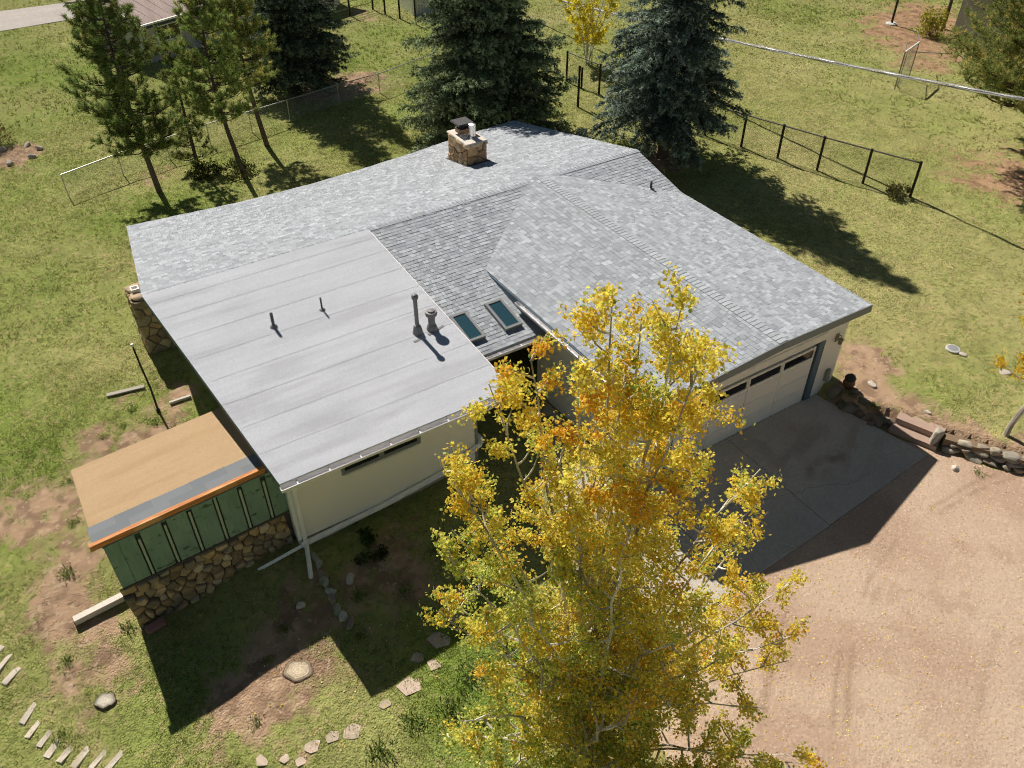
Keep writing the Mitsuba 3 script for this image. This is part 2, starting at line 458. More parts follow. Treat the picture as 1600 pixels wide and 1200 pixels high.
def sheet(poly, dz, step=.5):
    P = poly
    b = P.bounds
    xs, ys = np.meshgrid(np.arange(b[0], b[2], step), np.arange(b[1], b[3], step))
    import shapely
    inn = shapely.contains_xy(P.buffer(-.1), xs.ravel(), ys.ravel())
    pts = np.vstack([np.array(P.exterior.coords)[:-1], np.c_[xs.ravel()[inn], ys.ravel()[inn]]])
    d = Delaunay(pts).simplices
    c = pts[d].mean(1)
    d = d[shapely.contains_xy(P, c[:, 0], c[:, 1])]
    a = pts[d]
    s = np.cross(a[:, 1] - a[:, 0], a[:, 2] - a[:, 0]) < 0
    d[s] = d[s][:, ::-1]
    return np.c_[pts, ground_z(pts[:, 0], pts[:, 1]) + dz], d


SLAB = [(6.6, -8.6), (8.75, -8.6), (8.75, -10.2), (15.72, -10.2), (15.86, -11.0), (16.16, -12.4), (16.42, -13.70), (9.55, -14.10), (6.6, -14.25)]
gravel_poly = wobble([(16.0, -12.5), (16.9, -13.75), (18.1, -15.85), (20.0, -19.0), (24, -25.5), (24, -40), (-4, -40), (1.5, -21.5), (4.3, -17.2), (4.9, -15.0), (6.2, -13.6), (6.9, -13.3)], amp=.16)
obj('gravel_drive', sheet(gravel_poly, .012), 'm_gravel', smooth=True, kind='structure', label='pinkish tan gravel drive strewn with yellow leaves')

slab_parts = [[(8.75, -10.2), (12.05, -10.2), (12.05, -14.0), (8.75, -14.14)], [(12.06, -10.2), (15.72, -10.2), (15.86, -11.0), (16.16, -12.4), (16.42, -13.70), (12.06, -13.98)],
              [(6.6, -11.2), (8.74, -11.2), (8.74, -14.14), (6.6, -14.25)], [(6.6, -8.6), (8.74, -8.6), (8.74, -11.19), (6.6, -11.19)], [(6.0, -6.0), (8.6, -6.0), (8.6, -8.59), (6.0, -8.59)]]
for poly in slab_parts:
    P = Polygon(poly).buffer(-.006)
    obj('slab', prism(P, lambda x, y: .03 + np.clip((y + 13.0) * .02, 0, .07), -.3), 'm_concrete', 'concrete_driveway')
labels['concrete_driveway'] = {'label': 'shaded concrete apron in front of the garage door', 'kind': 'structure'}
road_poly = Polygon([(-160, 40.0), (-60, 40.0), (-1, 40.1), (9, 40.6), (40, 41.5), (160, 45), (160, 49.4), (40, 45.9), (9, 44.2), (-1, 44.7), (-60, 44.6), (-160, 44.6)])
obj('road', sheet(road_poly, .03, 2.0), 'm_road', smooth=True, kind='structure', label='pale asphalt road behind the neighbouring house')

# ------------------------------------------------------------------ the house: roof planes
ZR, PM, PB = 3.86, .184, .190
PL, PR, ZGR, UGR = .163, .140, 3.94, 12.37
zf = lambda x, y: ZR + PM * y                       # front slope (y < 0)
zb = lambda x, y: ZR - PB * y                       # back slope
zl = lambda x, y: ZGR - PL * (UGR - x)              # garage, left slope
zr = lambda x, y: ZGR - PR * (x - UGR)              # garage, right slope
FLAT_S = (ZR - 3.23) / 8.17
zt = lambda x, y: ZR + .015 + FLAT_S * y            # rolled roof
BACK = [(-.76, 0), (16.61, 0), (16.20, 7.6), (13.4, 7.25), (10.8, 6.65), (8.4, 6.28), (6.3, 6.06), (3.6, 6.15), (.05, 6.75)]
FRONT = [(5.7, 0), (11.9, 0), (8.34, -3.12), (8.75, -3.2), (8.75, -6.09), (5.7, -6.09)]
FRONTR = [(13.0, 0), (16.61, 0), (16.45, -2.66)]
GLEFT = [(11.9, 0), (12.37, .18), (12.37, -11.05), (8.32, -10.73), (8.32, -3.12)]
GRIGHT = [(12.37, .18), (13.0, 0), (16.45, -2.66), (16.42, -10.66), (12.37, -11.05)]
ROLLED = [(-.76, -.12), (5.98, -.12), (6.03, -8.17), (0, -8.17)]
house = thing('house', 'single storey house with grey shingle and rolled roofs, cream walls and an attached garage', 'house')
roof = obj('roof', [prism(P, lambda x, y, f=f: f(x, y) - .012, lambda x, y, f=f: f(x, y) - .20) for P, f in ((BACK, zb), ([(5.7, -.002), (16.61, -.002), (16.45, -2.66), (8.9, -3.2), (8.75, -6.09), (5.7, -6.09)], zf))]
           + [prism(P, lambda x, y, f=f: f(x, y) - .012, lambda x, y, f=f: f(x, y) - .19) for P, f in (
               ([(9.0, -2.5), (11.9, -.1), (12.368, -.1), (12.368, -11.05), (8.32, -10.73), (8.32, -3.12)], zl), ([(12.372, -.1), (13.0, -.1), (16.45, -2.66), (16.42, -10.66), (12.372, -11.05)], zr))], 'm_fascia', house, label='low pitched grey shingle roof with flaring eaves')

SH_TONES = np.array([(.255, .265, .285), (.315, .325, .340), (.375, .385, .395), (.430, .440, .450), (.345, .360, .360), (.500, .508, .515), (.285, .295, .305)])
SH_TONES = (.355 + (SH_TONES - .385) * .62) * np.array([.935, 1.0, 1.09])
SH_P = np.array([.15, .2, .22, .17, .12, .07, .07])
shingles = []


def lay_shingles(region, zfun, eave, up, seed):
    """region: plan polygon; eave: a plan point on the lowest course line; up: plan unit vector up the slope"""
    r = np.random.default_rng(seed)
    up = unit(np.array(up, float))
    al = np.array([up[1], -up[0]])
    P = Polygon(region)
    pc = np.array(region)
    eave = np.array(eave, float)
    dmax = ((pc - eave) @ up).max()
    amin, amax = ((pc - eave) @ al).min(), ((pc - eave) @ al).max()
    expo, n = .141, 0
    z0 = zfun(*eave)
    sl = zfun(*(eave + up)) - z0
    nrm = np.array([-sl * up[0], -sl * up[1], 1.0]) / math.hypot(1, sl)
    from shapely.prepared import prep
    pp = prep(P)
    d = -.02 + min(0, ((pc - eave) @ up).min())
    while d < dmax:
        a = amin - r.random() * .3
        base_t = r.normal(0, .03)
        while a < amax:
            w = r.choice([.08, .11, .14, .17, .21, .26], p=[.12, .2, .24, .2, .14, .1])
            g = .003
            cor = [eave + al * (a + g) + up * d, eave + al * (a + w - g) + up * d, eave + al * (a + w - g) + up * (d + expo * 1.12), eave + al * (a + g) + up * (d + expo * 1.12)]
            a += w
            rect = Polygon(cor)
            if not pp.intersects(rect):
                continue
            t = (.007 if r.random() < .55 else .0135) + r.random() * .003
            tone = SH_TONES[r.choice(len(SH_TONES), p=SH_P)] * (1 + base_t + r.normal(0, .035))
            if pp.contains(rect):
                c = np.array([[*q, zfun(*q)] for q in cor])
                V = np.array([c[0] + nrm * t, c[1] + nrm * t, c[2] + nrm * .0015, c[3] + nrm * .0015, c[0] - nrm * .004, c[1] - nrm * .004])
                F = np.array([[0, 1, 2], [0, 2, 3], [4, 5, 1], [4, 1, 0], [4, 0, 3], [5, 2, 1]])
                if np.cross(V[1] - V[0], V[2] - V[0])[2] < 0:
                    F = F[:, ::-1]
                whole = True
            else:
                it = rect.intersection(P)
                if it.is_empty or it.geom_type != 'Polygon' or it.area < .0008:
                    continue
                rg = np.array(it.exterior.coords)[:-1]
                if it.exterior.is_ccw is False:
                    rg = rg[::-1]
                hh = np.clip(1 - ((rg - eave) @ up - d) / (expo * 1.12), 0, 1) * (t - .0015) + .0015
                top = np.array([[x, y, zfun(x, y)] for x, y in rg]) + nrm * hh[:, None]
                bot = top - nrm * (hh[:, None] + .004)
                k, m = np.arange(len(rg)), len(rg)
                V = np.vstack([top, bot])
                F = np.vstack([np.stack([np.zeros(m - 2, int), k[1:-1], k[2:]], 1), tri(np.stack([m + k, m + (k + 1) % m, (k + 1) % m, k], 1))])
                whole = False
            C = np.tile(tone, (len(V), 1)) * (1 + r.normal(0, .02, (len(V), 1)))
            C[-2:] *= .85 if whole else 1
            shingles.append((V, F, np.clip(C, .02, .9)))
        d += expo


lay_shingles(BACK, zb, (8.0, 7.6), (0, -1), 1)
lay_shingles(FRONT, zf, (8.0, -6.09), (0, 1), 2)
lay_shingles(FRONTR, zf, (15.0, -2.66), (0, 1), 3)
lay_shingles(GLEFT, zl, (8.32, -6), (1, 0), 4)
lay_shingles(GRIGHT, zr, (16.45, -6), (-1, 0), 5)
ASP = np.array([3.04, -15.43])


def seen_size(s):
    c = s[0].mean(0)
    dv = CAM - c
    d = np.linalg.norm(dv)
    t = np.linspace(0, .9, 12)[:, None]
    p = c + dv * t
    hid = ((np.hypot(p[:, 0] - ASP[0], p[:, 1] - ASP[1]) < 2.6) & (p[:, 2] < 11)).any() or (c[0] < 6.05 and c[1] < 0)
    ar = np.linalg.norm(np.cross(s[0][1] - s[0][0], s[0][2] - s[0][0]))
    return 0 if hid else ar * abs(dv[2]) / d ** 3


order = np.argsort([-seen_size(s) for s in shingles])
for k in order[:296]:
    obj('shingle', shingles[k], 'm_shingle', roof)
obj('shingle_field', [shingles[k] for k in order[296:]], 'm_shingle', roof, kind='stuff')


def ridge_caps(p0, p1, z_of, side_l, side_r, n_seed):
    """bent cap shingles from p0 to p1; side_l/r: plan offsets to either side with their slope functions"""
    r = np.random.default_rng(n_seed)
    p0, p1 = np.array(p0, float), np.array(p1, float)
    L = np.linalg.norm(p1 - p0)
    t = (p1 - p0) / L
    nrm = np.array([-t[1], t[0]])
    n = int(L / .15)
    for k in range(n):
        a, b = p0 + t * (k * L / n), p0 + t * ((k + 1.25) * L / n)
        w = .145 + r.random() * .008
        pts = []
        for q, h in ((a, .028), (b, .012)):
            for s in (-1, -.35, .35, 1):
                x, y = q + nrm * s * w
                z = (side_l if s < 0 else side_r)(x, y) + h - .004 * (abs(s) < .5)
                pts.append((x, y, z))
        lower = [(x, y, z - .02) for x, y, z in pts]
        V = np.array(pts + lower)
        F = []
        for s in range(3):
            F += [(s, s + 1, s + 5, s + 4), (8 + s, s + 8 + 1, s + 1, s)]
        F += [(0, 4, 12, 8), (3, 11, 15, 7)]
        F = tri(np.array(F))
        if np.cross(V[1] - V[0], V[5] - V[0])[2] < 0:
            F = F[:, ::-1]
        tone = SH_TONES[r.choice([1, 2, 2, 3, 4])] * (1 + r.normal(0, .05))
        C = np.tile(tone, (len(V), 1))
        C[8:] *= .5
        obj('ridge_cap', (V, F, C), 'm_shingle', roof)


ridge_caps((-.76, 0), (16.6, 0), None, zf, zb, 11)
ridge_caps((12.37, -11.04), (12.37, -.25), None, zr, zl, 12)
# ridge cap order: nrm points left of travel, so along +x left (+y) is the back slope and along +y left (-x) the garage's left slope

# rolled roof of the low slope part
flat = obj('rolled_roof', prism(ROLLED, lambda x, y: zt(x, y) - .006, lambda x, y: zt(x, y) - .17), 'm_blue_trim', house, label='low slope roof of pale grey rolled roofing with lapped seams')
vb = [-.10, -.55, -1.32, -2.33, -3.32, -4.29, -5.24, -6.17, -7.15, -8.20]
for k in range(len(vb) - 1):
    hi, lo = vb[k], vb[k + 1]
    xl = lambda y: -.76 + .76 * (-y) / 8.17 - .012
    xr = lambda y: 5.98 + .05 * (-y) / 8.17 + .012
    wv = np.linspace(0, 1, 26)
    rg = np.random.default_rng(50 + k)
    wob = (nfbm(np.c_[wv * 5, np.full(26, k * 3.1), np.zeros(26)], 3, 4) - .5) * .03
    lowx = xl(lo) + wv * (xr(lo) - xl(lo))
    low = np.c_[lowx, lo + (wob if k < len(vb) - 2 else 0 * wob)]
    topx = xl(hi + .05) + wv[::-1] * (xr(hi) - xl(hi))
    top = np.c_[topx, np.full(26, hi + .06)]
    ring = np.vstack([low, top])
    m, nn = 26, len(ring)
    zz = zt(ring[:, 0], ring[:, 1]) + np.r_[np.full(26, .007), np.full(26, .0015)]
    V = np.vstack([np.c_[ring, zz], np.c_[ring, zz - .012]])
    F = [(a, a + 1, 51 - a - 1, 51 - a) for a in range(25)]
    kk = np.arange(nn)
    F = np.vstack([tri(np.array(F)), tri(np.stack([nn + kk, nn + (kk + 1) % nn, (kk + 1) % nn, kk], 1))])
    obj('roofing_strip', (V, F), 'm_roll', flat)
# bright metal flashing where the rolled roof drops to the shingles
# ------------------------------------------------------------------ the house: walls


def wall_x(x0, x1, y, z0, za, zb_, th=.14, inward=1):
    """upright wall along x at plan y (its outer face), thickness inward along +y*inward"""
    y1 = y + th * inward
    if inward < 0:
        y, y1 = y1, y
    return hexa([(x0, y, z0), (x1, y, z0), (x1, y1, z0), (x0, y1, z0)], [(x0, y, za), (x1, y, zb_), (x1, y1, zb_), (x0, y1, za)])


def wall_y(y0, y1, x, z0, za, zb_, th=.14, inward=1):
    x1 = x + th * inward
    if inward < 0:
        x, x1 = x1, x
    return hexa([(x, y0, z0), (x1, y0, z0), (x1, y1, z0), (x, y1, z0)], [(x, y0, za), (x1, y0, za), (x1, y1, zb_), (x, y1, zb_)])


FW = -7.35          # front wall of the low part
walls = [wall_y(FW + .16, 0, .30, -.5, zt(0, FW) - .16, zt(0, 0) - .18), wall_y(FW + .16, -.01, 5.45, -.5, zt(0, FW) - .16, zt(0, 0) - .18, inward=-1),
         wall_y(-10.03, -5.46, 8.68, -.3, zl(8.68, 0) - .18, zl(8.68, 0) - .18),
         wall_y(-10.03, 0, 16.30, -.3, zr(16.3, 0) - .18, zr(16.3, 0) - .18, inward=-1), wall_y(.01, 6.0, 16.0, -.3, zb(0, .01) - .2, zb(0, 6.0) - .2, inward=-1),
         wall_x(.2, 16.0, 5.7, -.3, zb(0, 5.7) - .2, zb(0, 5.7) - .2, inward=-1), wall_y(.01, 5.55, .30, -.3, zb(0, .01) - .2, zb(0, 5.55) - .2)]
wall = obj('wall', walls, 'm_cream', house, label='cream painted wall')
ew = obj('entry_wall', [wall_x(5.46, 8.53, -3.0, -.3, zf(0, -3.0) - .21, zf(0, -3.0) - .21)], 'm_entry_shade', house, label='wall deep under the entry roof, coloured dark for the porch shade')
scene['m_entry_shade'] = rough((.085, .06, .045), .7)  # dark brown puts the shade of the deep porch into the wall colour
obj('entry_door', bevel((6.9, -3.06, .1, 7.85, -3.003, 2.15), .01), 'm_blue_trim', house)
# lap siding on the front wall, board by board, round the window opening
WX0, WX1, WZ0, WZ1 = 1.70, 3.76, 1.93, 2.22
fw = obj('front_wall', [wall_x(.31, 5.44, FW + .03, -.5, zt(0, FW) - .18, zt(0, FW) - .18, .12)], 'm_cream', house, label='cream lap siding wall facing the front yard')
z = .34
nb = 0
while z < 3.06:
    z1 = min(z + .205, 3.08)
    segs = [(.30, 5.45)] if (z1 <= WZ0 or z >= WZ1) else [(.30, WX0), (WX1, 5.45)]
    for a, b in segs:
        y0, y1 = FW + .004, FW + .026
        m = hexa([(a, y0 - .014, z), (b, y0 - .014, z), (b, y1, z), (a, y1, z)], [(a, y0 + .006, z1 + .012), (b, y0 + .006, z1 + .012), (b, y1, z1 + .012), (a, y1, z1 + .012)])
        obj('siding_board', m, 'm_cream', fw)
    z = z1
obj('foundation', [box(.32, FW + .02, -.7, 5.43, FW + .16, .34)], 'm_concrete', house)
for x in (.27, 5.39):
    obj('corner_board', bevel((x, FW - .02, .3, x + .09, FW + .0035, 3.05), .006), 'm_white' if x < 1 else 'm_fascia', house)
win = obj('window', [box(WX0 - .05, FW - .03, WZ0 - .06, WX1 + .05, FW + .003, WZ0), box(WX0 - .05, FW - .03, WZ1, WX1 + .05, FW + .003, WZ1 + .05), box(WX0 - .05, FW - .03, WZ0, WX0, FW + .003, WZ1), box(WX1, FW - .03, WZ0, WX1 + .05, FW + .003, WZ1),
                     box((WX0 + WX1) / 2 - .025, FW - .02, WZ0, (WX0 + WX1) / 2 + .025, FW + .003, WZ1)], 'm_fascia', house, label='long low window under the eave with a grey frame')
for a, b in ((WX0, (WX0 + WX1) / 2 - .03), ((WX0 + WX1) / 2 + .03, WX1)):
    obj('pane', box(a + .04, FW - .004, WZ0 + .04, b - .04, FW + .002, WZ1 - .04), 'm_dark_glass', win)
    obj('sash', [box(a, FW - .012, WZ0, b, FW + .001, WZ0 + .04), box(a, FW - .012, WZ1 - .04, b, FW + .001, WZ1), box(a, FW - .012, WZ0 + .04, a + .04, FW + .001, WZ1 - .04), box(b - .04, FW - .012, WZ0 + .04, b, FW + .001, WZ1 - .04)], 'm_fascia', win)

# garage front
GY = -10.2
DX0, DX1, DH = 9.86, 15.13, 2.14
zgar = lambda x: min(zl(x, 0), zr(x, 0)) - .2
gwall = obj('garage_wall', [wall_x(8.69, DX0 - .18, GY, -.3, zgar(8.69), zgar(DX0 - .18)), wall_x(DX1 + .30, 16.30, GY, -.3, zgar(DX1 + .3), zgar(16.3)), wall_x(DX0 - .18, 12.37, GY, DH + .12, zgar(DX0 - .18), zgar(12.37)), wall_x(12.37, DX1 + .30, GY, DH + .12, zgar(12.37), zgar(DX1 + .3))], 'm_cream', house, label='cream garage front wall with wide boards')
for a, b in ((DX1 + .31, 16.30), (8.69, DX0 - .2)):
    for k in range(7):
        z0 = .12 + k * .36
        obj('siding_board', hexa([(a, GY - .016, z0), (b, GY - .016, z0), (b, GY - .002, z0), (a, GY - .002, z0)], [(a, GY - .006, z0 + .352), (b, GY - .006, z0 + .352), (b, GY - .002, z0 + .352), (a, GY - .002, z0 + .352)]), 'm_cream', gwall)
obj('door_trim', bevel((DX1 + .05, GY - .045, .02, DX1 + .29, GY + .08, DH + .13), .006), 'm_blue_trim', house, label='blue grey upright trim right of the garage door')
obj('door_trim', bevel((DX0 - .19, GY - .045, .02, DX0 - .03, GY + .08, DH + .13), .006), 'm_blue_trim', house, label='blue grey upright trim left of the garage door')
obj('door_header', bevel((DX0 - .2, GY - .03, DH + .135, DX1 + .3, GY - .003, DH + .40), .006), 'm_cream', house)
gd = obj('garage_door', [box(DX0, GY + .055, .05, DX1, GY + .075, DH)], 'm_cream', house, label='wide cream sectional garage door with a row of dark windows')
pw = (DX1 - DX0) / 4
for c in range(4):
    for rr in range(4):
        x0, x1 = DX0 + c * pw + .012, DX0 + (c + 1) * pw - .012
        z0, z1 = .06 + rr * .52 + .006, .06 + (rr + 1) * .52 - .006
        if rr < 3:
            obj('door_panel', bevel((x0, GY + .01, z0, x1, GY + .054, z1), .007), 'm_cream', gd)
        else:
            a, b, za, zc = x0 + .05, x1 - .05, z0 + .13, z1 - .09
            obj('door_panel', [box(x0, GY + .01, z0, x1, GY + .054, za), box(x0, GY + .01, zc, x1, GY + .054, z1), box(x0, GY + .01, za, a, GY + .054, zc), box(b, GY + .01, za, x1, GY + .054, zc)], 'm_cream', gd)
            obj('window_pane', box(a, GY + .04, za, b, GY + .052, zc), 'm_dark_glass', gd)
obj('door_stop', box(DX0, GY + .02, .02, DX1, GY + .06, .055), 'm_black', gd)
obj('wall_lantern', [box(15.86, GY - .05, 2.02, 15.98, GY - .017, 2.28), tube([(15.92, GY - .03, 2.24), (15.92, GY - .15, 2.30), (15.92, GY - .17, 2.24)], .012, 6), lathe([(.02, 0), (.055, .02), (.07, .17), (.085, .18), (.02, .25)], (15.92, GY - .17, 1.99), 8)], 'm_lantern', house, label='dull wall lantern beside the garage door')
scene['m_lantern'] = rough((.22, .19, .15), .5, .4)
obj('meter_box', bevel((15.86, GY - .12, .55, 16.02, GY - .017, .98), .015), 'm_meter', house, label='grey green utility box low on the garage wall')
scene['m_meter'] = rough((.22, .25, .21), .6, .4)
# fascia boards: garage front, main eave, low part, back
for P, Q, f in (((8.32, -10.73), (12.37, -11.05), zl), ((12.37, -11.05), (16.42, -10.66), zr)):
    P, Q = np.array(P), np.array(Q)
    t = unit(Q - P)
    n = np.array([t[1], -t[0]]) * .03
    rg = [P + n * .06, P + n, Q + n, Q + n * .06]
    obj('fascia', prism(rg, lambda x, y: f(np.clip(x, 8.32, 16.42), y) + .006, lambda x, y: f(np.clip(x, 8.32, 16.42), y) - .24), 'm_fascia', house)
    obj('soffit', prism([P + (0, .02), Q + (0, .02), Q * (1, 0) + (0, GY - .012), P * (1, 0) + (0, GY - .012)], lambda x, y: f(x, y) - .20, lambda x, y: f(x, y) - .225), 'm_cream', house)
obj('fascia', box(.0, -8.195, 2.98, 6.03, -8.172, 3.215), 'm_cream', house)
obj('soffit', box(.32, -8.17, 2.96, 5.9, FW - .03, 2.985), 'm_cream', house)
obj('fascia', box(8.285, -10.72, 3.05, 8.315, -3.3, 3.262), 'm_blue_trim', house, label='blue grey board under the garage side eave')
obj('side_gable', [hexa([(5.72, -6.05, 2.72), (5.86, -6.05, 2.72), (5.86, -.3, 3.70), (5.72, -.3, 3.70)], [(5.72, -6.05, zt(0, -6.05) - .16), (5.86, -6.05, zt(0, -6.05) - .16), (5.86, -.3, zt(0, -.3) - .0165), (5.72, -.3, zt(0, -.3) - .0165)])], 'm_fascia', house)
obj('drip_edge', [hexa([(5.99, -.14, zt(0, -.14) - .10), (6.012, -.14, zt(0, -.14) - .10), (6.062, -8.18, zt(0, -8.18) - .10), (6.04, -8.18, zt(0, -8.18) - .10)], [(5.99, -.14, zt(0, -.14) + .014), (6.012, -.14, zt(0, -.14) + .014), (6.062, -8.18, zt(0, -8.18) + .014), (6.04, -8.18, zt(0, -8.18) + .014)])], 'm_gutter', house)


def gutter(p, q, out, w=.11, h=.10, hangers=8, mat='m_gutter'):
    """U-shaped gutter between p and q (its inner top edge), out = plan unit vector away from the roof"""
    p, q, o = np.array(p, float), np.array(q, float), np.array([*out, 0.0])
    t = unit(q - p)
    prof = [(0, 0), (0, -h), (w * .75, -h), (w, -h * .35), (w, .012), (w + .012, .012), (w + .012, -h * .4), (w * .78, -h - .01), (-.004, -h - .01), (-.004, 0)]
    ring = lambda c: np.array([c + o * a + np.array([0, 0, b]) for a, b in prof])
    V = np.vstack([ring(p), ring(q)])
    k, n = np.arange(len(prof)), len(prof)
    F = [tri(np.stack([k, (k + 1) % n, n + (k + 1) % n, n + k], 1))]
    ms = [(V, F[0])]
    for c in (p, q):
        ms.append(obox(c + o * w * .5 + np.array([0, 0, -h * .5]), t, o, [0, 0, 1], .004, w * .5, h * .5))
    g = obj('gutter', ms, mat, house)
    for a in np.linspace(.5 / hangers, 1 - .5 / hangers, hangers):
        c = p + (q - p) * a
        obj('hanger', obox(c + o * (w * .5 + .004) + np.array([0, 0, .012]), t, o, [0, 0, 1], .012, w * .5 + .012, .005), 'm_white', g)
    return g


gutter((-.02, -8.20, 3.165), (6.06, -8.20, 3.165), (0, -1), w=.135)
gutter((5.9, -6.115, 2.67), (8.66, -6.115, 2.67), (0, -1), hangers=4)
gutter((8.28, -10.6, 3.215), (8.28, -5.0, 3.215), (-1, 0), hangers=8)
# downspouts and the pipe that runs along the foot of the front wall
obj('downspout', [obox((.30, -8.15, 2.99), [1, 0, 0], [0, 1, 0], [0, 0, 1], .04, .05, .12), tube([(.30, -8.15, 2.9), (.40, FW - .06, 2.62), (.42, FW - .06, 2.5)], .048, 4), bevel((.37, FW - .11, .34, .47, FW - .03, 2.6), .008)], 'm_white', house, label='white downspout at the left front corner')
obj('downspout_extension', tube([(.42, FW - .07, .38), (.40, FW - .16, .26), (.14, -8.36, .02)], .055, 4), 'm_white', house, label='white downspout extension pointing out into the yard')
obj('drain_pipe', tube([(5.52, FW + .6, 1.12), (5.60, FW + .05, 1.05), (5.50, FW - .07, .98), (5.2, FW - .09, .88), (4.34, FW - .09, .55), (2.57, FW - .09, .33), (.62, FW - .09, .24), (.3, FW - .09, .22)], .075, 8), 'm_white', house, label='pale pipe sloping along the foot of the front wall')
obj('drain_extension', tube([(.3, FW - .10, .20), (-.85, FW + .02, -.10)], .055, 4), 'm_white', house, label='white pipe end sticking out past the left corner')
obj('downspout', [tube([(8.22, -9.35, 3.2), (8.30, -9.35, 2.95), (8.61, -9.35, 2.8)], .045, 4), bevel((8.57, -9.40, .1, 8.66, -9.30, 2.85), .008)], 'm_white', house, label='white downspout on the garage side wall')

# skylights
nF = unit(np.array([0, -PM, 1.0]))
sF = unit(np.array([0, 1.0, PM]))
for x0, x1, y0, y1 in ((7.46, 8.02, -5.62, -4.48), (6.30, 6.84, -5.58, -4.48)):
    c = np.array([(x0 + x1) / 2, (y0 + y1) / 2, zf(0, (y0 + y1) / 2)])
    hw, hl = (x1 - x0) / 2, (y1 - y0) / 2 / sF[1]
    sk = obj('skylight', [obox(c + nF * .06 + sF * s * (hl - .03), [1, 0, 0], sF, nF, hw, .03, .06) for s in (-1, 1)] + [obox(c + nF * .06 + np.array([s * (hw - .03), 0, 0]), [1, 0, 0], sF, nF, .03, hl - .06, .06) for s in (-1, 1)], 'm_fascia', house, label='right skylight beside the garage eave' if x0 > 7 else 'left skylight partly behind the rolled roof edge')
    obj('glass', obox(c + nF * .095, [1, 0, 0], sF, nF, hw - .06, hl - .06, .004), 'm_skylight', sk)
    obj('glazing_bead', [obox(c + nF * .112 + sF * s * (hl - .07), [1, 0, 0], sF, nF, hw - .055, .014, .008) for s in (-1, 1)] + [obox(c + nF * .112 + np.array([s * (hw - .07), 0, 0]), [1, 0, 0], sF, nF, .014, hl - .055, .008) for s in (-1, 1)], 'm_grey_metal', sk)


def vent(x, y, zbase, prof, flash, mat, label):
    v = obj('vent_pipe', lathe(prof, (x, y, zbase), 14), mat, house, smooth=40, label=label)
    obj('flashing', lathe(flash, (x, y, zbase), 16), 'm_grey_metal', v, smooth=40)


vent(1.84, -3.06, zt(0, -3.06), [(.042, -.05), (.042, .44), (.034, .44), (.034, .40)], [(.10, -.02), (.10, .02), (.075, .05), (.046, .075)], 'm_dark_metal', 'short dark vent pipe left of centre on the rolled roof')
vent(3.23, -3.01, zt(0, -3.01), [(.024, -.05), (.024, .40), (.018, .40)], [(.085, -.02), (.085, .015), (.06, .04), (.028, .05)], 'm_dark_metal', 'thin dark vent pipe near the middle of the rolled roof')
vent(5.02, -5.14, zt(0, -5.14), [(.055, -.05), (.055, 1.08), (.085, 1.09), (.09, 1.17), (.06, 1.21), (.02, 1.22)], [(.14, -.02), (.14, .03), (.10, .22), (.075, .25), (.058, .26)], 'm_grey_metal', 'tall grey vent pipe with a cap near the rolled roof edge')
vent(5.42, -5.20, zt(0, -5.2), [(.095, -.05), (.095, .44), (.15, .46), (.165, .54), (.15, .58), (.10, .585), (.09, .62), (.03, .625)], [(.15, -.02), (.15, .06), (.115, .16), (.098, .18)], 'm_grey_metal', 'squat grey vent with a mushroom cap beside the tall pipe')
vent(15.55, -2.08, zf(0, -2.08), [(.04, -.05), (.04, .30), (.03, .30)], [(.15, -.05), (.14, .02), (.07, .05), (.042, .07)], 'm_dark_metal', 'dark vent pipe near the right valley of the shingle roof')
for a, b in (((4.75, -5.43), (4.95, -5.40)), ((5.22, -5.36), (5.75, -5.22))):
    a, b = np.array(a), np.array(b)
    obj('repair_patch', obox([*(a + b) / 2, zt(0, (a + b)[1] / 2) + .013], [*unit(b - a), 0], [-unit(b - a)[1], unit(b - a)[0], FLAT_S], [0, 0, 1], np.linalg.norm(b - a) / 2, .035, .004), 'm_grey_metal', flat)


# ------------------------------------------------------------------ stones laid on a face
def voronoi_cells(w, h, nxn, nyn, seed, jit=.45):
    r = np.random.default_rng(seed)
    pts = []
    for b in range(nyn):
        for a in range(nxn):
            pts.append(((a + .5 + (.5 if b % 2 else 0) * .7 + r.uniform(-jit, jit)) * w / nxn, (b + .5 + r.uniform(-jit, jit)) * h / nyn))
    p = np.array(pts)
    p[:, 0] = np.clip(p[:, 0], .01, w - .01)
    mir = np.vstack([p, p * [-1, 1], p * [1, -1], p * [-1, 1] + [2 * w, 0], p * [1, -1] + [0, 2 * h]])
    vo = Voronoi(mir)
    out = []
    for k in range(len(p)):
        reg = vo.regions[vo.point_region[k]]
        out.append(Polygon(vo.vertices[reg]).intersection(sbox(0, 0, w, h)))
    return out


STONE = [(.46, .315, .16), (.37, .255, .14), (.50, .37, .22), (.33, .27, .19), (.42, .30, .175), (.27, .21, .14), (.52, .42, .28)]


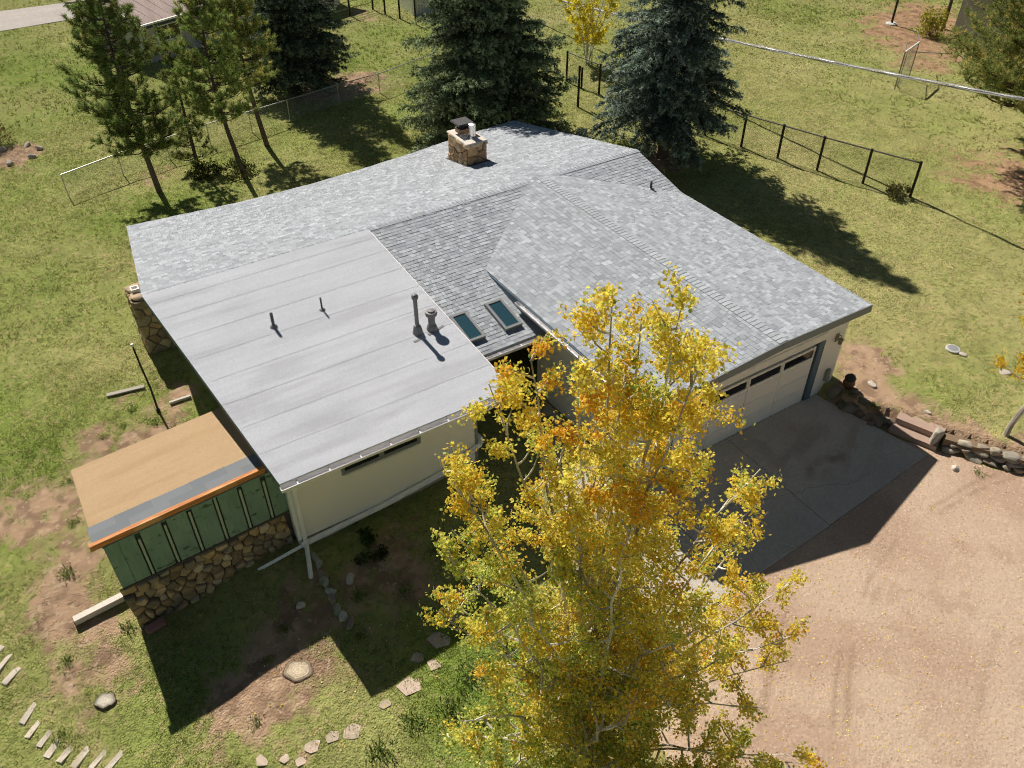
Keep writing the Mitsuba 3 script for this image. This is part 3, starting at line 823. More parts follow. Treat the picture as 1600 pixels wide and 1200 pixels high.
def stones(name, parent, O, ex, ey, w, h, nxn, nyn, seed, gap=.014, depth=(.05, .10), tones=STONE, keep=None, amp=.3):
    O, ex, ey = np.array(O, float), unit(ex), unit(ey)
    n = np.cross(ex, ey)
    r = np.random.default_rng(seed + 1)
    for cell in voronoi_cells(w, h, nxn, nyn, seed):
        c = cell.buffer(-gap - .015).buffer(.015, quad_segs=1)
        if keep is not None:
            c = c.intersection(keep)
        if c.is_empty or c.geom_type != 'Polygon' or c.area < .003:
            continue
        rg = np.array(c.simplify(.012).exterior.coords)[:-1]
        if not c.exterior.is_ccw:
            rg = rg[::-1]
        if len(rg) < 3:
            continue
        cen = rg.mean(0)
        d = r.uniform(*depth)
        lay = [(1.0, -.03), (1.0, d * .55), (.86, d * .92), (.5, d)]
        V, m = [], len(rg)
        for s, z_ in lay:
            zz = z_ + (r.normal(0, .008, m) if s < 1 else 0)
            pt = cen + (rg - cen) * s
            V.append(O + pt[:, :1] * ex + pt[:, 1:] * ey + np.asarray(zz).reshape(-1, 1) * n)
        V = np.vstack(V + [(O + cen[0] * ex + cen[1] * ey + (d + .004) * n)[None]])
        k = np.arange(m)
        F = [tri(np.stack([l * m + k, l * m + (k + 1) % m, (l + 1) * m + (k + 1) % m, (l + 1) * m + k], 1)) for l in range(3)]
        F.append(np.stack([3 * m + k, 3 * m + (k + 1) % m, np.full(m, 4 * m)], 1))
        tone = np.array(tones[r.integers(len(tones))]) * r.uniform(.8, 1.2)
        obj(name, tinted((V, np.vstack(F)), tone, amp, 9.0, int(r.integers(90)), tone * np.array([.62, .66, .72])), 'm_stone', parent)


MORTAR = rough((.10, .085, .07), .95)
scene['m_mortar'] = MORTAR
# chimney on the back slope
CX0, CX1, CY0, CY1, CT = 11.50, 12.28, 3.34, 4.74, 4.0
ch = obj('chimney', [box(CX0, CY0, 2.8, CX1, CY1, CT - .03)], 'm_mortar', house, label='squat chimney of tan stone slabs with a black cap and a steel flue')
CT_ = [(.52, .33, .165), (.43, .26, .13), (.56, .40, .23), (.38, .27, .165)]
stones('stone', ch, (CX0, CY0, 3.20), (1, 0, 0), (0, 0, 1), CX1 - CX0, .80, 3, 2, 21, .010, (.04, .09), CT_)
stones('stone', ch, (CX0, CY1, 2.90), (0, -1, 0), (0, 0, 1), CY1 - CY0, 1.10, 4, 3, 22, .010, (.04, .09), CT_)
stones('stone', ch, (CX1, CY0, 2.95), (0, 1, 0), (0, 0, 1), CY1 - CY0, 1.05, 4, 2, 23, .010, (.04, .08), CT_)
stones('stone', ch, (CX1, CY1, 2.90), (-1, 0, 0), (0, 0, 1), CX1 - CX0, 1.10, 2, 2, 24, .010, (.04, .08), CT_)
obj('crown_slab', tinted(bevel((CX0 - .05, CY0 - .05, CT - .03, CX1 + .05, CY1 + .05, CT + .045), .02), (.55, .51, .46), .25, 5), 'm_stone', ch)
for k2, (x, y, a_, b_) in enumerate(((CX0 + .03, CY0 + .06, .12, .15), (CX0 + .36, CY0 + .0, .22, .10), (CX1 - .05, CY0 + .08, .13, .16), (CX0 + .0, CY0 + .5, .10, .26), (CX0 + .0, CY0 + 1.05, .10, .24), (CX1, CY0 + .6, .10, .3))):
    obj('stone', tinted(rock_mesh((x, y, CT - .05), (a_, b_, .10), 0, 2, 830 + k2, .2), (.58, .43, .27), .3, 7, k2), 'm_stone', ch, smooth=28)
obj('flue_base', tinted(box(11.70, 4.16, CT + .04, 12.10, 4.56, CT + .22), (.34, .22, .15), .2, 8), 'm_stone', ch)
obj('flue_screen', box(11.74, 4.20, CT + .22, 12.06, 4.52, CT + .42), 'm_black', ch)
obj('flue_cap', hexa([(11.56, 4.02, CT + .42), (12.24, 4.02, CT + .42), (12.24, 4.70, CT + .42), (11.56, 4.70, CT + .42)], [(11.60, 4.06, CT + .47), (12.20, 4.06, CT + .47), (12.20, 4.66, CT + .47), (11.60, 4.66, CT + .47)]), 'm_dark_metal', ch)
obj('steel_flue', lathe([(.12, 0), (.12, .40), (.135, .41), (.135, .49), (.12, .50), (.03, .51)], (11.98, 3.78, CT + .04), 16), 'm_steel', ch, smooth=40)
obj('flue_collar', lathe([(.19, 0), (.19, .03), (.13, .07)], (11.98, 3.78, CT + .04), 16), 'm_galv', ch, smooth=40)
obj('chimney_flashing', [hexa([(CX0 - .11, CY0 - .13, zb(0, CY0 - .13) - .01), (CX1 + .11, CY0 - .13, zb(0, CY0 - .13) - .01), (CX1 + .11, CY1 + .1, zb(0, CY1 + .1) - .01), (CX0 - .11, CY1 + .1, zb(0, CY1 + .1) - .01)],
                              [(CX0 - .11, CY0 - .13, zb(0, CY0 - .13) + .024), (CX1 + .11, CY0 - .13, zb(0, CY0 - .13) + .024), (CX1 + .11, CY1 + .1, zb(0, CY1 + .1) + .024), (CX0 - .11, CY1 + .1, zb(0, CY1 + .1) + .024)])], 'm_dark_metal', ch)

# stone fireplace standing against the left gable wall
fp = thing('stone_fireplace', 'outdoor stone fireplace with a square flue tile against the left gable end of the house', 'fireplace')
FX0, FX1, FY0, FY1, FT = -.84, .29, 2.72, 3.75, 2.08
obj('core', box(FX0 + .02, FY0 + .02, -.3, FX1, FY1, FT), 'm_mortar', fp)
stones('stone', fp, (FX0, FY0, -.2), (1, 0, 0), (0, 0, 1), FX1 - FX0, FT + .2, 4, 8, 31, .01, (.03, .08))
stones('stone', fp, (FX0, FY1, -.2), (0, -1, 0), (0, 0, 1), FY1 - FY0, FT + .2, 4, 8, 32, .01, (.03, .08))
for k, (x, y, s) in enumerate(((-.62, 2.95, .24), (-.25, 2.9, .22), (-.6, 3.5, .26), (-.2, 3.45, .24))):
    obj('capstone', tinted(rock_mesh((x, y, FT + .02), (s, s * 1.05, .10), k, 2, 60 + k, .2), (.42, .32, .22), .25, 6, k), 'm_stone', fp)
obj('flue_tile', [box(-.74, 3.10, FT, -.50, 3.13, FT + .20), box(-.74, 3.32, FT, -.50, 3.35, FT + .20), box(-.74, 3.13, FT, -.71, 3.32, FT + .20), box(-.53, 3.13, FT, -.50, 3.32, FT + .20)], 'm_white', fp, label='white rimmed square flue tile')

# ------------------------------------------------------------------ lean-to at the left
lt = thing('lean_to', 'unfinished lean-to room with bare plywood roof and green wall on a stone base', 'lean-to')
LX0, LX1, LY0, LY1, LZ = -3.84, .28, -7.0, -4.22, 2.42
base_z = .86
lzf = lambda x: LZ + .068 * (x + 3.9)
wz = lambda x: .86 + .060 * (x + 3.7)
obj('roof_deck', prism([(-3.87, -6.94), (.27, -6.94), (.27, -4.28), (-3.85, -4.28)], lambda x, y: lzf(x), lambda x, y: lzf(x) - .10), 'm_plywood', lt, label='bare plywood roof deck')
scene['m_roll_dark'] = rough((.165, .185, .205), .85)
scene['m_roll_mid'] = rough((.185, .205, .225), .85)
for kk_, (ya, yb, dz) in enumerate(((-6.89, -6.62, .012), (-6.64, -6.36, .006))):
    for c in range(5):
        xa = -3.90 + c * .86 - .3 * kk_
        xb = min(xa + .856, .26)
        xa = max(xa, -3.90)
        obj('starter_shingle', prism([(xa, ya), (xb, ya), (xb, yb + .008 * (c % 2)), (xa, yb + .008 * (c % 2))], lambda x, y: lzf(x) + dz, lambda x, y: lzf(x) + .002), 'm_roll_mid' if (c + kk_) % 2 else 'm_roll_dark', lt)
obj('fascia_beam', prism([(-3.97, -7.005), (-.02, -7.005), (-.02, -6.895), (-3.97, -6.895)], lambda x, y: lzf(x) + .05, lambda x, y: lzf(x) - .10), 'm_beam', lt, label='orange stained timber beam along the roof edge')
obj('core', prism([(-3.62, -6.925), (.28, -6.925), (.28, -4.40), (-3.62, -4.40)], lambda x, y: lzf(x) - .105, -.9), 'm_groove', lt)
scene['m_groove'] = rough((.075, .100, .065), .95)


def slant(x0, x1, y0, y1, zb0, zt0):
    return hexa([(x0, y0, zb0(x0)), (x1, y0, zb0(x1)), (x1, y1, zb0(x1)), (x0, y1, zb0(x0))], [(x0, y0, zt0(x0)), (x1, y0, zt0(x1)), (x1, y1, zt0(x1)), (x0, y1, zt0(x0))])


scene['m_batten'] = rough((.38, .45, .35), .8)
bays = [(-3.72, -3.08), (-2.96, -2.49), (-2.37, -1.92), (-1.80, -1.32), (-1.20, -.74), (-.62, -.18), (-.06, .29)]
for a, b in bays:
    cuts = [a] + ([a + (b - a) * .46] if b - a > .55 else []) + [b]
    for p_, q_ in zip(cuts[:-1], cuts[1:]):
        obj('wall_board', slant(p_ + .004, q_ - .004, -6.995, -6.945, wz, lambda x: lzf(x) - .13), 'm_green', lt)
for k, x in enumerate((-3.02, -2.43, -1.86, -1.26, -.68, -.12)):
    dt = (.36, .30, .24, .15, .27, .34)[k]
    obj('batten', slant(x - .026, x + .026, -6.99, -6.93, wz, lambda q_: lzf(q_) - dt), 'm_batten', lt)
obj('ledge', slant(-3.75, .29, -7.03, -6.93, lambda x: lzf(x) - .128, lambda x: lzf(x) - .104), 'm_green', lt)
for k in range(6):
    obj('wall_board', bevel((-3.735, -6.94 + k * .425, base_z, -3.70, -6.94 + k * .425 + .418, LZ - .10), .006), 'm_green', lt)
obj('stone_base', [box(-3.60, -6.95, -1.1, .28, -4.4, base_z - .03), slant(-3.72, .28, -7.02, -6.93, lambda x: wz(x) - .045, lambda x: wz(x) - .005)], 'm_mortar', lt)
SB = obj('stone_wall', [slant(-3.58, .27, -6.96, -6.94, lambda x: -1.0, lambda x: wz(x) - .05)], 'm_mortar', lt, label='rubble stone base of brown and tan stones')
stones('stone', SB, (-3.72, -6.95, -.92), (1, 0, .06), (-.06, 0, 1), 3.99, 1.72, 15, 8, 41, .012, (.03, .16))
stones('stone', SB, (-3.64, -4.4, -.92), (0, -1, 0), (0, 0, 1), 2.55, 1.74, 8, 7, 42, .012, (.05, .12))

# ------------------------------------------------------------------ rock garden, steps, retaining wall at the right of the garage
RT = [(.31, .27, .21), (.26, .22, .17), (.35, .31, .25), (.29, .22, .16), (.22, .20, .17)]
rw = thing('retaining_wall', 'low dry stone retaining wall between the lawn and the gravel drive', 'wall')
r = np.random.default_rng(5)
path = [(16.98, -13.72), (17.25, -14.15), (17.62, -14.75), (18.05, -15.45), (18.5, -16.15), (19.1, -17.1), (19.7, -18.1)]
pp_ = np.array(path)
seg = np.r_[0, np.cumsum(np.linalg.norm(np.diff(pp_, axis=0), axis=1))]
s = 0.0
for course in range(3):
    s = .12 * course
    while s < seg[-1]:
        w = r.uniform(.26, .60)
        x, y = np.interp(s + w / 2, seg, pp_[:, 0]), np.interp(s + w / 2, seg, pp_[:, 1])
        dx = np.interp(s + w / 2 + .1, seg, pp_[:, 0]) - np.interp(s + w / 2 - .1, seg, pp_[:, 0])
        dy = np.interp(s + w / 2 + .1, seg, pp_[:, 1]) - np.interp(s + w / 2 - .1, seg, pp_[:, 1])
        obj('stone', tinted(rock_mesh((x + r.normal(0, .035) + .06 * course, y + r.normal(0, .02), .05 + course * .135 + r.normal(0, .015)), (w * .56, r.uniform(.15, .24), r.uniform(.075, .115)), math.atan2(dy, dx) + r.normal(0, .16), 2, int(r.integers(9999)), .55), np.array(RT[r.integers(5)]) * 1.15, .35, 7, int(r.integers(90)), (.20, .20, .16)), 'm_stone', rw, smooth=28)
        s += w * .96
for a_, b_ in zip(path[:-1], path[1:]):
    a_, b_ = np.array(a_), np.array(b_)
    n_ = np.array([-(b_ - a_)[1], (b_ - a_)[0]]) / np.linalg.norm(b_ - a_)
    obj('core', prism([a_ + n_ * .02, b_ + n_ * .02, b_ + n_ * .30, a_ + n_ * .30], .34, -.2), 'm_earth', rw)
scene['m_earth'] = rough((.20, .145, .095), .95)
obj('end_stone', tinted(rock_mesh((16.98, -13.52, .28), (.30, .22, .26), .5, 2, 404, .3), (.40, .36, .30), .3, 6, 4, (.25, .27, .22)), 'm_stone', rw, smooth=28, label='tall end stone beside the steps')

st = thing('garden_steps', 'two red sandstone steps from the concrete apron up to the lawn', 'steps')
A0, A1 = np.array([16.26, -12.47]), np.array([16.72, -13.72])
td = unit(A1 - A0)
nd = np.array([-td[1], td[0]])
for k, (o, z0, z1, e) in enumerate(((0.02, -.2, .15, 0), (.35, -.2, .33, .05))):
    ring = [A0 + nd * o + td * e, A1 + nd * o, A1 + nd * (o + .42), A0 + nd * (o + .42) + td * e]
    v, f = prism(ring, z1, z0)
    obj('step', tinted((v, f), (.37, .265, .215), .3, 6, k), 'm_stone', st)

rocks = [(15.98, -10.62, .28, .20, .18), (15.93, -10.95, .20, .18, .15), (16.02, -11.25, .30, .20, .20), (16.12, -11.55, .20, .16, .14), (16.30, -11.42, .15, .12, .12), (16.20, -11.85, .18, .15, .16), (16.27, -12.10, .24, .20, .21), (16.50, -12.18, .14, .12, .13), (16.58, -12.34, .12, .2, .14), (16.05, -12.0, .12, .1, .09), (16.45, -11.0, .13, .11, .1)]
LOC = ['large brown rock at the garage corner of the shaded rock bed', 'second rock from the garage corner along the bed edge', 'big rounded rock midway along the edge of the shaded bed', 'medium rock past the middle of the shaded bed edge', 'small pale rock inside the shaded bed', 'grey rock in the bed near the steps', 'biggest rock of the pile left of the steps', 'small rock on the pile left of the steps', 'upright pale rock at the left end of the upper step', 'small low rock at the concrete edge near the steps', 'small rock in the shaded soil near the garage wall']
for k, (x, y, a, b, c) in enumerate(rocks):
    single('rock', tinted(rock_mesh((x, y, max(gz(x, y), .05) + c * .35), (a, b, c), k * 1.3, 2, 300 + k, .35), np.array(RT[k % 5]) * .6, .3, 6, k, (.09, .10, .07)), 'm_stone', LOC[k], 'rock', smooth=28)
for (x, y, a, c, l) in ((20.83, -11.6, .14, .05, 'small pale flat rock on the right lawn below the round lid'), (21.14, -12.85, .20, .06, 'pale flat rock on the right lawn near the yellow tree'), (17.20, -11.05, .17, .08, 'pale rock on the soil behind the dark pot'), (16.62, -14.45, .15, .10, 'rounded rock on the gravel at the foot of the retaining wall'), (17.55, -12.75, .12, .05, 'small white rock on the bare soil behind the steps'),
                        (.94, -8.87, .16, .09, 'round pale rock in the shade of the front wall'), (-.36, -8.88, .14, .08, 'pale rock in the shade left of the log edging')):
    single('rock', tinted(rock_mesh((x, y, gz(x, y) + c * .3), (a, a * .7, c), x, 2, int(x * 10) + 500, .3), (.46, .42, .36), .2, 6, 3), 'm_stone', l, 'rock', smooth=28)

pot = thing('garden_pot', 'dark round pot with a lid standing in the soil by the garage corner', 'pot')
px_, py_ = 16.46, -10.72
obj('body', lathe([(.10, 0), (.15, .08), (.18, .20), (.15, .30), (.13, .33)], (px_, py_, gz(px_, py_) - .02), 18), 'm_pot', pot, smooth=40)
obj('lid', lathe([(.16, .33), (.17, .37), (.12, .46), (.05, .50), (.02, .53)], (px_, py_, gz(px_, py_) - .02), 18), 'm_black_paint', pot, smooth=40)
scene['m_pot'] = rough((.12, .06, .035), .5, .4)
lid = thing('utility_lid', 'round pale utility lid set in the right lawn', 'lid')
obj('rim', lathe([(.22, -.03), (.22, .035), (.17, .05), (.17, .03)], (20.77, -11.26, gz(20.77, -11.26) + .02), 20), 'm_lid', lid)
obj('cover', lathe([(.165, 0), (.16, .045), (.03, .05)], (20.77, -11.26, gz(20.77, -11.26) + .02), 20), 'm_galv', lid)
scene['m_lid'] = rough((.5, .5, .48), .8)

# ------------------------------------------------------------------ small things in the left and front yard
def plank(name, a, b, w, h, col, label, cat_, lift=0.0):
    a, b = np.array(a, float), np.array(b, float)
    A = np.array([*a, gz(*a) + h / 2 + .02 + lift])
    B = np.array([*b, gz(*b) + h / 2 + .02 + lift])
    t = unit(B - A)
    sd = unit(np.cross([0, 0, 1.0], t))
    v, f = bevel((-np.linalg.norm(B - A) / 2, -w / 2, -h / 2, np.linalg.norm(B - A) / 2, w / 2, h / 2), .01)
    M = np.stack([t, sd, np.cross(t, sd)])
    v = v @ M + (A + B) / 2
    return single(name, tinted((v, f), col, .25, 5, 2), 'm_stone', label, cat_)


plank('plank', (-2.50, 1.40), (-1.42, 1.17), .16, .05, (.36, .33, .29), 'weathered grey plank lying on the soil near the thin pole', 'plank')
plank('plank', (-.98, -.02), (-.35, -.02), .10, .08, (.55, .52, .47), 'short pale board at the back corner of the plywood roof', 'plank')
log = thing('timber_beam', 'whitewashed square timber beam on the ground left of the lean-to', 'timber')
a, b = np.array([-5.02, -6.12, gz(-5.0, -6.1) + .12]), np.array([-3.62, -6.02, gz(-3.7, -6.05) + .12])
t = unit(b - a)
obj('shaft', tinted(obox((a + b) / 2, t, np.cross([0, 0, 1], t), [0, 0, 1], np.linalg.norm(b - a) / 2, .085, .085), (.62, .58, .52), .15, 5), 'm_stone', log)
obj('end_grain', tinted(obox(a - t * .012, t, np.cross([0, 0, 1], t), [0, 0, 1], .01, .08, .08), (.24, .13, .07), .2, 12), 'm_stone', log)
single('brick', tinted(obox((-3.42, -7.25, gz(-3.42, -7.25) + .09), unit([1, .18, 0]), unit([-.18, 1, 0]), [0, 0, 1], .22, .10, .055), (.33, .17, .14), .2, 12), 'm_stone', 'dark red block at the left foot of the stone base', 'block')


def stump(x, y, r0, h, label, inner, seed):
    k = thing('tree_stump', label, 'tree stump')
    rr = np.random.default_rng(seed)
    g = np.arange(28) * 2 * np.pi / 28
    lob = 1 + .10 * np.sin(g * 2 + seed) + .07 * np.sin(g * 5 + seed * 2) + rr.normal(0, .02, 28)
    z0 = gz(x, y)
    V, rings = [], [(1.12, -.1), (1.05, h * .4), (1.0, h * .93), (.97, h)]
    for s_, z_ in rings:
        V.append(np.c_[x + r0 * s_ * lob * np.cos(g), y + r0 * s_ * lob * np.sin(g), np.full(28, z0 + z_) + rr.normal(0, .004, 28)])
    j = np.arange(28)
    F = np.vstack([tri(np.stack([l * 28 + j, l * 28 + (j + 1) % 28, (l + 1) * 28 + (j + 1) % 28, (l + 1) * 28 + j], 1)) for l in range(3)])
    obj('bark', tinted((np.vstack(V), F), (.15, .105, .075), .4, 14, seed), 'm_stone', k)
    V, C = [], []
    for q_, s_ in enumerate(np.linspace(.97, 0.02, 12)):
        V.append(np.c_[x + r0 * s_ * lob * np.cos(g), y + r0 * s_ * lob * np.sin(g), np.full(28, z0 + h + .004 * (q_ % 2))])
        c0 = np.array([.13, .09, .06]) if q_ == 0 else np.array(inner) * (.55 if q_ < 3 else 1) * (.85 + .2 * (q_ % 2)) + np.array([.22, .20, .16]) * max(0, .5 - abs(s_ - .2)) * 1.2
        C.append(np.tile(c0, (28, 1)) * (1 + rr.normal(0, .12, (28, 1))))
    F = np.vstack([tri(np.stack([l * 28 + j, l * 28 + (j + 1) % 28, (l + 1) * 28 + (j + 1) % 28, (l + 1) * 28 + j], 1)) for l in range(11)])
    obj('cut_top', (np.vstack(V), F, np.clip(np.vstack(C), .03, .9)), 'm_stone', k)


stump(-1.02, -10.30, .30, .022, 'broad low tree stump with a pale heart at the tip of the roof shadow', (.44, .36, .26), 3)
stump(-4.88, -8.50, .205, .065, 'small grey sawn stump at the lower left of the yard', (.42, .395, .33), 9)

ORD = ['first', 'second', 'third', 'fourth', 'fifth', 'sixth', 'seventh', 'eighth', 'ninth', 'tenth', 'eleventh', 'twelfth', 'thirteenth', 'fourteenth']
pavers = [(-6.80, -5.95, 0), (-6.66, -6.28, .1), (-6.55, -6.68, 0), (-6.38, -7.78, .2), (-6.36, -8.22, .1), (-6.20, -8.60, .05), (-6.10, -8.92, .1), (-5.86, -9.20, -.05), (-5.62, -9.48, 0), (-5.32, -9.74, -.1), (-5.06, -9.98, -.1)]
for k, (x, y, a) in enumerate(pavers):
    t = unit([.80, .60 + a, 0])
    pl_, pw_ = r.uniform(.20, .28), r.uniform(.065, .085)
    v, f = bevel((-pl_, -pw_, -.03, pl_, pw_, .03), .012)
    v = v + r.normal(0, .006, v.shape)
    v = v @ np.stack([t, unit(np.cross([0, 0, 1.0], t)), [0, 0, 1.0]]) + [x, y, gz(x, y) - .008]
    single('paver', tinted((v, f), np.array([.56, .505, .425]) * r.uniform(.85, 1.1), .35, 9, k, (.36, .32, .23)), 'm_stone', ORD[k] + ' narrow pale paver from the top of the row at the lower left', 'paver', group='pavers of the lower left path')
flags = [(.93, -12.0, .27, 5), (.28, -12.1, .12, 6), (-.58, -12.25, .20, 6), (-1.0, -12.16, .15, 5), (-1.42, -12.1, .15, 6), (-1.75, -12.25, .12, 5), (-2.0, -12.0, .10, 6), (-2.4, -11.72, .16, 5), (1.61, -11.85, .16, 5), (1.38, -11.5, .14, 6), (2.05, -11.35, .30, 5), (2.62, -10.98, .32, 6), (3.15, -10.75, .34, 5), (3.8, -10.5, .3, 6)]
r = np.random.default_rng(77)
flags = sorted(flags)
for k, (x, y, s, n) in enumerate(flags):
    g = np.sort(np.arange(n) * 2 * np.pi / n + r.uniform(-.35, .35, n))
    ring = Polygon(np.c_[np.cos(g) * s * r.uniform(.8, 1.15, n), np.sin(g) * s * r.uniform(.7, 1.0, n)]).buffer(.02)
    ring = Polygon(np.array(ring.simplify(.008).exterior.coords) + [x, y])
    z0 = gz(x, y)
    single('flagstone', tinted(prism(ring, z0 + .014, z0 - .06), np.array([.52, .415, .34]) * r.uniform(.85, 1.1), .35, 8, k, (.34, .30, .21)), 'm_stone', ORD[k] + ' pinkish flagstone from the left end of the front lawn path', 'flagstone', group='flagstones of the front path')
ed = thing('log_edging', 'row of pale mossy stones edging the bed below the front wall', 'edging')
for k, (x, y) in enumerate(((.45, -7.85), (.43, -8.1), (.41, -8.36), (.40, -8.62), (.37, -8.9), (.36, -9.15), (.33, -9.42), (.37, -9.68), (.40, -9.92))):
    obj('stone', tinted(rock_mesh((x + r.normal(0, .03), y, gz(x, y) + .04), (.09 + r.random() * .04, .19, .09), r.normal(0, .3), 2, 700 + k, .5), np.array([(.30, .31, .24), (.40, .39, .34), (.26, .20, .17)][k % 3]), .3, 8, k, (.16, .2, .1)), 'm_stone', ed)

pole = thing('garden_pole', 'thin dark pole with a white tip standing in the left yard', 'pole')
bx_, by_ = -1.36, -.14
obj('shaft', tube([(bx_, by_, gz(bx_, by_) - .2), (bx_ + .01, by_ + .02, .9), (bx_ - .03, by_ + .06, 1.6), (bx_ - .06, by_ + .05, 2.42)], [.035, .03, .028, .026], 7), 'm_black_paint', pole)
obj('tip', lathe([(.03, 0), (.04, .02), (.04, .09), (.015, .10)], (bx_ - .06, by_ + .05, 2.42), 10), 'm_white', pole, smooth=40)
obj('socket', lathe([(.06, 0), (.06, .12), (.04, .14)], (bx_, by_, gz(bx_, by_) - .02), 10), 'm_black_paint', pole, smooth=40)


# ------------------------------------------------------------------ trees
def leaves_mesh(pos, size, nrm, col, r, fold=.25):
    """one folded diamond of two triangles per leaf"""
    n = len(pos)
    t = unit(np.cross(nrm, r.normal(size=(n, 3))))
    b = np.cross(nrm, t)
    s = size[:, None]
    V = np.stack([pos - t * s * .55, pos + b * s * .45 + nrm * s * fold * .4, pos + t * s * .55, pos - b * s * .45 + nrm * s * fold * .4], 1).reshape(-1, 3)
    k = np.arange(n) * 4
    F = np.vstack([np.stack([k, k + 2, k + 1], 1), np.stack([k, k + 3, k + 2], 1)])
    return V, F, np.repeat(col, 4, 0)


def bark_tint(mesh, base, dark, scale, seed):
    return tinted(mesh, base, .25, scale, seed, dark)


RIGHT_DIR = np.array([math.cos(YAW), -math.sin(YAW), 0])
FWD_H = np.array([math.sin(YAW), math.cos(YAW), 0])


def curve(a, b, bend, n, r):
    t = np.linspace(0, 1, n)[:, None]
    a, b = np.asarray(a, float), np.asarray(b, float)
    return a + (b - a) * t + bend * np.sin(np.pi * t)


def aspen(key, base, stems, seed, palette, fork=0.0, prof_=(1, 1.2, 1.2, 1.1, 1, 1, 1), leaf=.06, per=42, limb_step=.30, spread=1.0, r0=.055, green_bias=None):
    r = np.random.default_rng(seed)
    wood, P, N, C, S = [], [], [], [], []
    base = np.asarray(base, float)
    gold, yellow, olive, green, orange = (np.array(c) for c in palette)
    for si, (a, f, h, hmin) in enumerate(stems):
        top = base + RIGHT_DIR * a + FWD_H * f + np.array([0, 0, h])
        foot = base + np.array([r.uniform(-.28, .28), r.uniform(-.28, .28), -.1]) * min(1, h / 6)
        z0_ = 0.0
        if fork and si:
            z0_ = fork * (.8 + .12 * si)
            foot = np.array([np.interp(z0_, main_[:, 2] - base[2], main_[:, q_]) for q_ in range(3)])
        low = RIGHT_DIR * a * -.22 + FWD_H * f * -.22
        pts = curve(foot, top, low + r.normal(0, .12, 3) * [1, 1, 0], 14, r)
        pts[1:-1] += r.normal(0, .03, (12, 3)) * [1, 1, 0]
        if si == 0:
            main_ = pts.copy()
        rad = r0 * (.55 if z0_ else 1) * (.6 + h / 26) * (1 - np.linspace(0, .90, 14)) ** .8
        wood.append(bark_tint(tube(pts, rad, 7), (.62, .60, .54), (.20, .18, .15), 5, si))
        z = max(hmin, z0_ + .25)
        stp_ = (h - z0_) / np.linalg.norm(top - foot)
        while z < h - .05 * stp_:
            u = (z - z0_) / (h - z0_)
            u_abs = z / max(st_[2] for st_ in stems)
            p0 = np.array([np.interp(u, np.linspace(0, 1, 14), pts[:, k]) for k in range(3)])
            ln = spread * (0.30 + 1.05 * (1 - u) ** .8) * r.uniform(.65, 1.25)
            th = r.uniform(0, 2 * np.pi)
            el = math.radians(r.uniform(20, 55))
            d = np.array([math.cos(th) * math.cos(el), math.sin(th) * math.cos(el), math.sin(el)])
            p1 = p0 + d * ln
            lp = curve(p0, p1, np.array([0, 0, -.08]) * ln + r.normal(0, .04, 3), 6, r)
            wood.append(bark_tint(tube(lp, np.linspace(.020 + .010 * (1 - u), .006, 6), 4, False), (.62, .60, .53), (.34, .31, .26), 6, si))
            ntw = max(3, int(ln * 5.5))
            for q_ in range(ntw):
                v = r.uniform(.3, 1)
                s0 = np.array([np.interp(v, np.linspace(0, 1, 6), lp[:, k]) for k in range(3)])
                td_ = unit(d + r.normal(0, .75, 3))
                tl = r.uniform(.12, .34)
                s1 = s0 + td_ * tl
                wood.append((*tube([s0, s1], [.004, .002], 3, False), np.tile([.42, .38, .31], (6, 1))))
                rel_ = math.hypot(s1[0] - base[0], s1[1] - base[1]) / float(np.interp(s1[2] - base[2], [0, 2, 4, 6, 8, 10, 12], prof_))
                m = r.poisson(per * min(1.35, .24 + .45 * min(1, max(0, (u_abs - .5) * 3)) + 1.05 * rel_) * (.70 + .30 * min(1, max(0, (s1[2] - base[2]) / h - .30) * 2.2)))
                w_ = r.random(m)[:, None]
                pos = s0 + (s1 - s0) * w_ + r.normal(0, .066, (m, 3))
                P.append(pos)
                N.append(unit(r.normal(0, 1, (m, 3)) + [0, 0, .5]))
                S.append(r.uniform(.7, 1.25, m) * leaf)
                cl = nfbm(s1 * .9 + seed, 3, 9)
                cl2 = nfbm(s1 * 1.6 + 40 + seed, 3, 5)
                g_ = cl + (green_bias(s1 - base) if green_bias else 0)
                w3 = np.clip((g_ - .45) * 5, 0, 1)
                cc = yellow * (1 - w3) + olive * w3
                if cl2 > .645:
                    cc = cc * .3 + orange * .7
                elif cl2 < .42:
                    cc = cc * .4 + gold * .6
                col = np.clip(cc[None] * r.uniform(.72, 1.2, (m, 1)) + r.normal(0, .02, (m, 3)), .01, .9)
                gi = r.random(m) < (.06 + .30 * w3)
                col[gi] = green * r.uniform(.7, 1.3, (gi.sum(), 1))
                C.append(col)
            z += limb_step * stp_ * r.uniform(.6, 1.3)
    obj('trunk', wood, 'm_vcol', key)
    P, N, C, S = np.vstack(P), np.vstack(N), np.vstack(C), np.concatenate(S)
    V, F, col = leaves_mesh(P, S, N, C, r)
    obj('crown', (V, F, col), 'm_leaf', key)
    return len(P)


